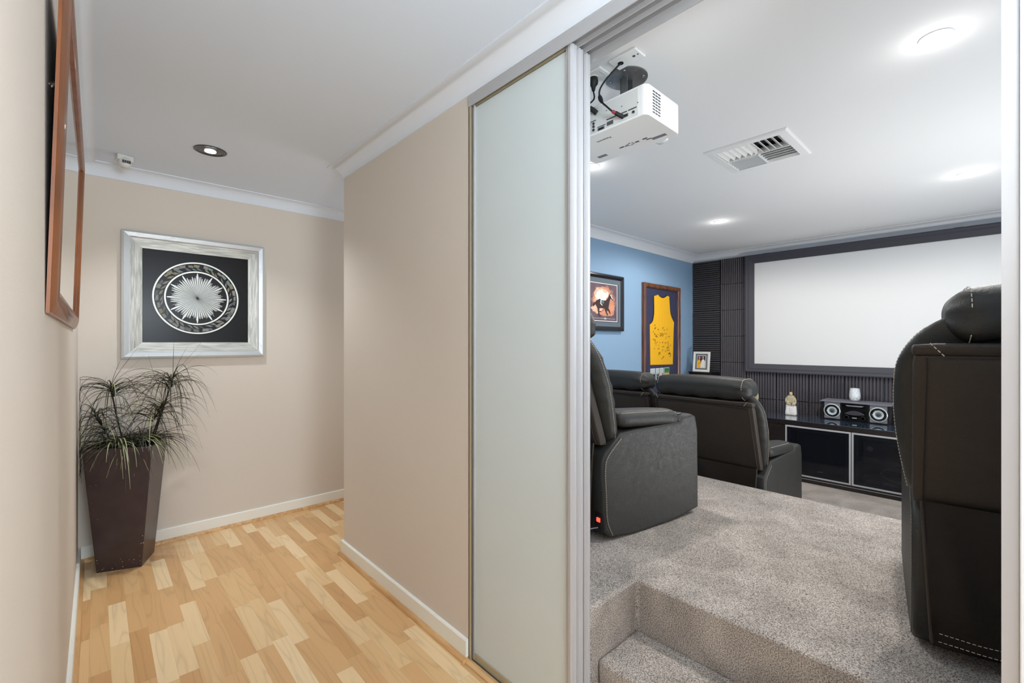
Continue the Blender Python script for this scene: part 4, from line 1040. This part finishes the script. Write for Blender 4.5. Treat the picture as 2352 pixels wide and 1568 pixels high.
edge_r = [(jers[k][0] * 1.018, -0.016, jers[k][1]) for k in (3, 4, 5, 6, 7)]; edge_l = [(jers[k][0] * 1.018, -0.016, jers[k][1]) for k in (13, 14, 15, 16, 17)]
neck = [(jers[k][0] * 1.018, -0.016, jers[k][1]) for k in (8, 9, 10, 11, 12)]
for e_ in (edge_r, edge_l, neck): tube(b, smooth_path(e_, 5), 0.006, 6)
build('dark_piping', b, M_trimdark, jp, smooth=60)
random.seed(21); b = NB()
for k in range(64):
    cx, cz = random.uniform(-0.19, 0.21), random.uniform(0.50, 0.90); n = random.randint(5, 9); sx = random.uniform(.006, .010); a = random.uniform(-.1, .6)
    pts = []
    for i in range(n):
        x = (i - n / 2) * sx * 0.7; z = random.uniform(-1, 1) * 0.012
        pts.append((cx + x * math.cos(a) - z * math.sin(a), -0.0188, cz + x * math.sin(a) + z * math.cos(a)))
    tube(b, smooth_path(pts, 3), 0.0011, 4)
build('signatures', b, M_ink, jp)
xs = [(-0.235, -0.135), (-0.118, -0.045), (-0.030, 0.050), (0.066, 0.180)]
for i, (x0, x1) in enumerate(xs):
    b = NB(); box(b, x0, x1, -0.0145, -0.012, 0.275, 0.405); card = build('team_photo', b, M_paper, jp)
    b = NB(); box(b, x0 + .004, x1 - .004, -0.0152, -0.0145, 0.28, 0.40, (0, 0, 0, 1)[i] if i != 3 else 1)
    nP = 4 if i in (0, 3) else 2
    for k in range(nP):
        px = x0 + (x1 - x0) * (k + .7) / (nP + .4)
        prism(b, [(px - .010, 0.281), (px + .010, 0.281), (px + .011, 0.335), (px + .004, 0.345), (px - .004, 0.345), (px - .011, 0.335)], 'y', -0.0152, -0.0158, 3 if i == 3 or (i == 2 and k == 0) else 2)
        prism(b, [(px + .005 * math.cos(t), .352 + .007 * math.sin(t)) for t in [q_ * math.pi / 4 for q_ in range(8)]], 'y', -0.0152, -0.0160, 4)
    build('people_print', b, [M_sky, M_green, M_suit, M_yellow, M_skin], card)
gm = mat('picture_glass', (1, 1, 1, 1), 0.02, trans=1.0, ior=1.0, spec=0.3); gb = gm.node_tree.nodes['Principled BSDF']; gb.inputs['Alpha'].default_value = 0.06
b = NB(); box(b, JX0 + .046, JX1 - .046, -0.0238, -0.0228, .046, JT - .046); build('front_glass', b, gm, jp)

# ------------------------------------------------------------------ recliners
LEAN = 0.15 / 0.45
def lx(z): return -(z - 0.45) * LEAN if z > 0.45 else 0.0
HW = 0.385
def interp(tab, z):
    for (a, va), (b_, vb) in zip(tab, tab[1:]):
        if z <= b_: return va + (vb - va) * max(0, (z - a)) / (b_ - a)
    return tab[-1][1]
def make_recliner(loc, rz, label, switch=False, bw=1.0, hrw=0.352):
    Lm = M_leather
    r = empty('recliner', loc, rz, label, 'recliner', 'leather recliners')
    b = NB(); soft_box(b, (0.34, 0, 0.20), (0.32, 0.222, 0.16), 0.03, 8); build('base', b, Lm, r, smooth=60)
    b = NB(); soft_box(b, (0.385, 0, 0.39), (0.29, 0.218, 0.085), 0.055, 14, warp=lambda p: (p.x, p.y, p.z + 0.03 * (1 - (p.y / 0.22) ** 2) * (1 if p.z > 0.39 else 0))); build('seat_cushion', b, Lm, r, smooth=80)
    b = NB(); soft_box(b, (0.675, 0, 0.20), (0.030, 0.215, 0.15), 0.028, 10); build('footrest', b, Lm, r, smooth=80)
    outline = [(0.030, 0.022), (-0.008, 0.06), (-0.018, 0.19), (-0.024, 0.37), (0.0, 0.415), (0.10, 0.498), (0.20, 0.503), (0.545, 0.508), (0.56, 0.530), (0.64, 0.540), (0.675, 0.525), (0.695, 0.45), (0.70, 0.03), (0.5, 0.004), (0.2, 0.002)]
    for s in (-1, 1):
        b = NB(); prism(b, outline, 'y', s * 0.222, s * HW)
        bmesh.ops.recalc_face_normals(b, faces=b.faces)
        ed = [e for e in b.edges if abs(e.verts[0].co.y - e.verts[1].co.y) < 1e-6]
        bmesh.ops.bevel(b, geom=ed, offset=0.016, segments=4, affect='EDGES', profile=0.6)
        arm = build('armrest', b, Lm, r, smooth=50)
        yc = s * (0.222 + HW) / 2
        b = NB()
        def aw(p):
            t = (p.x - 0.32) / 0.225
            return (p.x, yc + (p.y - yc) * (1.0 - 0.06 * t * t), p.z - 0.008 * (t > 0) * t * t + 0.012 * (1 - ((p.y - yc) / 0.085) ** 2) * (1 if p.z > 0.53 else 0) - 0.012 * t)
        soft_box(b, (0.325, yc, 0.540), (0.225, 0.083, 0.036), 0.034, 14, warp=aw); pad = build('arm_pad', b, Lm, r, smooth=80)
        b = NB(); ys = yc + s * 0.066
        dashes(b, [(0.12, ys, 0.5855), (0.3, ys, 0.577), (0.45, ys, 0.570), (0.515, ys - s * 0.02, 0.562), (0.53, yc, 0.562)], r=0.0011); build('stitching', b, M_thread, pad)
        b = NB(); lathe(b, [(0.036, 0.002), (0.037, 0.006), (0.033, 0.007), (0.031, 0.001)], (0.603, yc, 0.534), 28, cap=False); cup = build('cup_holder', b, M_chrome, r, smooth=50)
        b = NB(); lathe(b, [(0.031, 0.003), (0.001, 0.0025)], (0.603, yc, 0.534), 24, cap=False); build('cup_well', b, M_dark, cup)
        # seam along the rear edge of the arm side
        yo = s * (HW + 0.0005)
        seam = smooth_path([(0.044, yo, 0.03), (0.012, yo, 0.10), (0.004, yo, 0.20), (-0.002, yo, 0.34), (0.016, yo, 0.398), (0.100, yo, 0.472)], 6)
        b = NB(); dashes(b, seam, r=0.0011); build('stitching', b, M_thread, arm)
        b = NB(); tube(b, [(p[0] - 0.008, p[1] - s * 0.001, p[2] + 0.003) for p in seam], 0.0022, 6); build('piping', b, Lm, arm, smooth=60)
    # back cushion
    FR = [(0.44, 0.11), (0.5, 0.10), (0.73, 0.035), (0.9, -0.045), (1.02, -0.11)]
    z0, z1 = 0.44, 1.005
    def cw(p):
        z = p.z
        u = (p.x + 0.5)             # 0..1 thickness coordinate after soft_box on unit half-thickness
        y = p.y
        xb = lx(z) + 0.030; xf = interp(FR, z) + 0.085 * (1 - (y / 0.42) ** 2) * (1 - 0.5 * max(0, (z - 0.85) / 0.15))
        k = (p.x + 0.07) / 0.14
        x = xb + (xf - xb) * k
        wz = 0.93 + 0.09 * math.sin(math.pi * min(1, max(0, (z - 0.46) / 0.62)))
        if z > 0.84: wz *= 1 - 0.20 * ((z - 0.84) / 0.165) ** 2
        if z > 0.60 and z < 0.9 and abs(y) > 0.3: x += 0.004 * math.sin(z * 90)
        return (x, y * wz * bw, z)
    b = NB(); soft_box(b, (0, 0, (z0 + z1) / 2), (0.07, 0.405, (z1 - z0) / 2), 0.058, 26, warp=cw)
    bc = build('back_cushion', b, Lm, r, smooth=85)
    for s in (-1, 1):
        b = NB(); pts = []
        for k in range(24):
            z = 0.47 + 0.50 * k / 23
            wz = 0.93 + 0.09 * math.sin(math.pi * min(1, max(0, (z - 0.46) / 0.62)))
            if z > 0.84: wz *= 1 - 0.20 * ((z - 0.84) / 0.165) ** 2
            sq = 0.405 if z < 0.947 else 0.405 - 0.058 + math.sqrt(max(0, 0.058 ** 2 - (z - 0.947) ** 2))
            pts.append((lx(z) + 0.030 + (interp(FR, z) - lx(z) - 0.03) * 0.62, s * (sq * wz * bw + 0.001), z))
        dashes(b, pts, r=0.0011)
        build('stitching', b, M_thread, bc)
    # headrest roll
    def hw_(p):
        t = abs(p.y) / hrw; zc, xc = 0.995, -0.095
        k = 1 - 0.14 * t ** 6 + (0.035 * (t - 0.7) / 0.3 * math.sin(math.atan2(p.z - zc, p.x - xc) * 11) if t > 0.7 else 0)
        sag = 0.006 * math.sin(p.y * 38) * (p.z < zc)
        return (xc + (p.x - xc) * k + 0.02 * (zc - p.z) * 2, p.y, zc + (p.z - zc) * k + 0.010 * (1 - t * t) * (p.z > zc) + sag)
    b = NB(); soft_box(b, (-0.095, 0, 0.995), (0.105, hrw, 0.072), 0.060, 30, warp=hw_); hr = build('headrest', b, Lm, r, smooth=85)
    for s in (-1, 1):
        b = NB(); pts = []
        for k in range(34):
            a = math.radians(-150 + 330 * k / 33); dx, dz = math.cos(a), math.sin(a)
            m_ = max(abs(dx) / 0.105, abs(dz) / 0.072); px_, pz_ = dx / m_, dz / m_
            qx = max(-0.045, min(0.045, px_)); qz = max(-0.012, min(0.012, pz_))
            d_ = Vector((px_ - qx, pz_ - qz)).normalized() * 0.0632
            pts.append(hw_(Vector((-0.095 + qx + d_.x, s * (hrw - 0.045), 0.995 + qz + d_.y))))
        dashes(b, pts, r=0.0013, on=0.010, off=0.005)
        build('stitching', b, M_thread, hr)
    # rear panel, leaning, with a top band
    def pw(p): return (p.x + lx(p.z) - 0.012 + 0.006 * ((p.y / 0.37) ** 2), p.y * bw * (1 + 0.03 * (p.z - 0.45)), p.z)
    b = NB(); soft_box(b, (0.012, 0, 0.668), (0.026, 0.372, 0.222), 0.012, 18, warp=pw); bp = build('back_panel', b, M_leather_shaded, r, smooth=60)
    b = NB(); soft_box(b, (0.012, 0, 0.902), (0.030, 0.374, 0.018), 0.014, 16, warp=pw); build('top_band', b, M_leather_shaded, r, smooth=70)
    b = NB(); tube(b, [(lx(0.878) - 0.026, y * bw, 0.882) for y in (-0.36, 0.36)], 0.0018, 6)
    for s in (-1, 1): tube(b, [(lx(z) - 0.025, s * 0.352 * bw, z) for z in (0.455, 0.65, 0.878)], 0.0024, 6)
    build_each('piping', b, M_leather_shaded, bp, smooth=60)
    for s in (-1, 1):
        b = NB(); dashes(b, [(lx(0.925) - 0.018, s * 0.345 * bw, 0.920), (lx(0.89) - 0.033, s * 0.318 * bw, 0.885)], r=0.0013, on=.008, off=.004)
        build('stitching', b, M_thread, bp)
    SKX = -0.040
    def skirt_fold(y, v):
        a = 0.5 + 0.5 * math.sin(y * 13 + v * 4.0 + 0.6)
        return (0.022 * a * a + 0.018 * math.exp(-((y - 0.20 + v * 0.30) / 0.05) ** 2) + 0.010 * math.exp(-((y - 0.33 + v * 0.10) / 0.03) ** 2)) * math.sin(math.pi * min(1, v * 0.95 + 0.02)) ** 0.8
    # hanging skirt below with soft folds
    b = NB(); nx, nz = 48, 30; grid = []
    for j in range(nz + 1):
        row = []; v = j / nz; z = 0.46 - v * 0.405
        for i in range(nx + 1):
            u = i / nx; y = (-1 + 2 * u) * (0.352 - 0.022 * v)
            fold = skirt_fold(y, v)
            row.append(b.verts.new((SKX - 0.02 * v * (1 - v) - fold, y * bw, z + (0.006 * math.sin(y * 14) if j == nz else 0))))
        grid.append(row)
    for j in range(nz):
        for i in range(nx): b.faces.new((grid[j][i], grid[j][i + 1], grid[j + 1][i + 1], grid[j + 1][i]))
    bmesh.ops.solidify(b, geom=b.faces[:], thickness=-0.012)
    sk = build('rear_skirt', b, M_leather_shaded, r, smooth=80)
    b = NB()
    for s in (-1, 1):
        tube(b, [(SKX - 0.02 * v * (1 - v) - 0.003, s * bw * (0.354 - 0.022 * v), 0.46 - v * 0.40) for v in [k / 10 for k in range(11)]], 0.005, 8)
    build_each('piping', b, M_leather_shaded, sk, smooth=60)
    for zz in (0.092, 0.066):
        b = NB(); v = (0.46 - zz) / 0.405
        pts = []
        for i in range(40):
            y = -0.325 + 0.65 * i / 39
            fold = skirt_fold(y, v)
            pts.append((SKX - 0.001 - 0.02 * v * (1 - v) - fold, y * bw, zz))
        dashes(b, pts, r=0.0010)
        build('stitching', b, M_thread, sk)
    if switch:
        b = NB(); soft_box(b, (-0.014, -0.352, 0.095), (0.004, 0.022, 0.045), 0.003, 5); pt = build('switch_plate', b, M_black, r)
        b = NB(); box(b, -0.022, -0.017, -0.366, -0.346, 0.098, 0.116); build('rocker_switch', b, M_redlight, pt)['label'] = 'glowing red rocker switch'
        b = NB(); tube(b, smooth_path([(-0.018, -0.352, 0.070), (-0.075, -0.335, 0.066), (-0.095, -0.31, 0.045), (-0.085, -0.22, 0.006), (-0.06, -0.05, 0.005)], 6), 0.0032, 7); build('power_lead', b, M_grille, r, smooth=60)
    return r
make_recliner((1.775, 1.605, PZ), math.radians(-9.2), 'charcoal leather recliner on the carpeted platform nearest the sliding doors', True, 0.98)
make_recliner((1.866, -0.198, PZ), math.radians(8.5), 'charcoal leather recliner with shade-coloured back, seen from behind at the right doorjamb', bw=1.035, hrw=0.325)
make_recliner((3.320, 1.455, 0.0), math.radians(-2.5), 'charcoal leather recliner in front row beyond the platform, before the cabinet', bw=0.97)
make_recliner((3.365, 2.245, 0.0), math.radians(0), 'charcoal leather recliner in front row against the blue wall, below the jersey', bw=0.93)
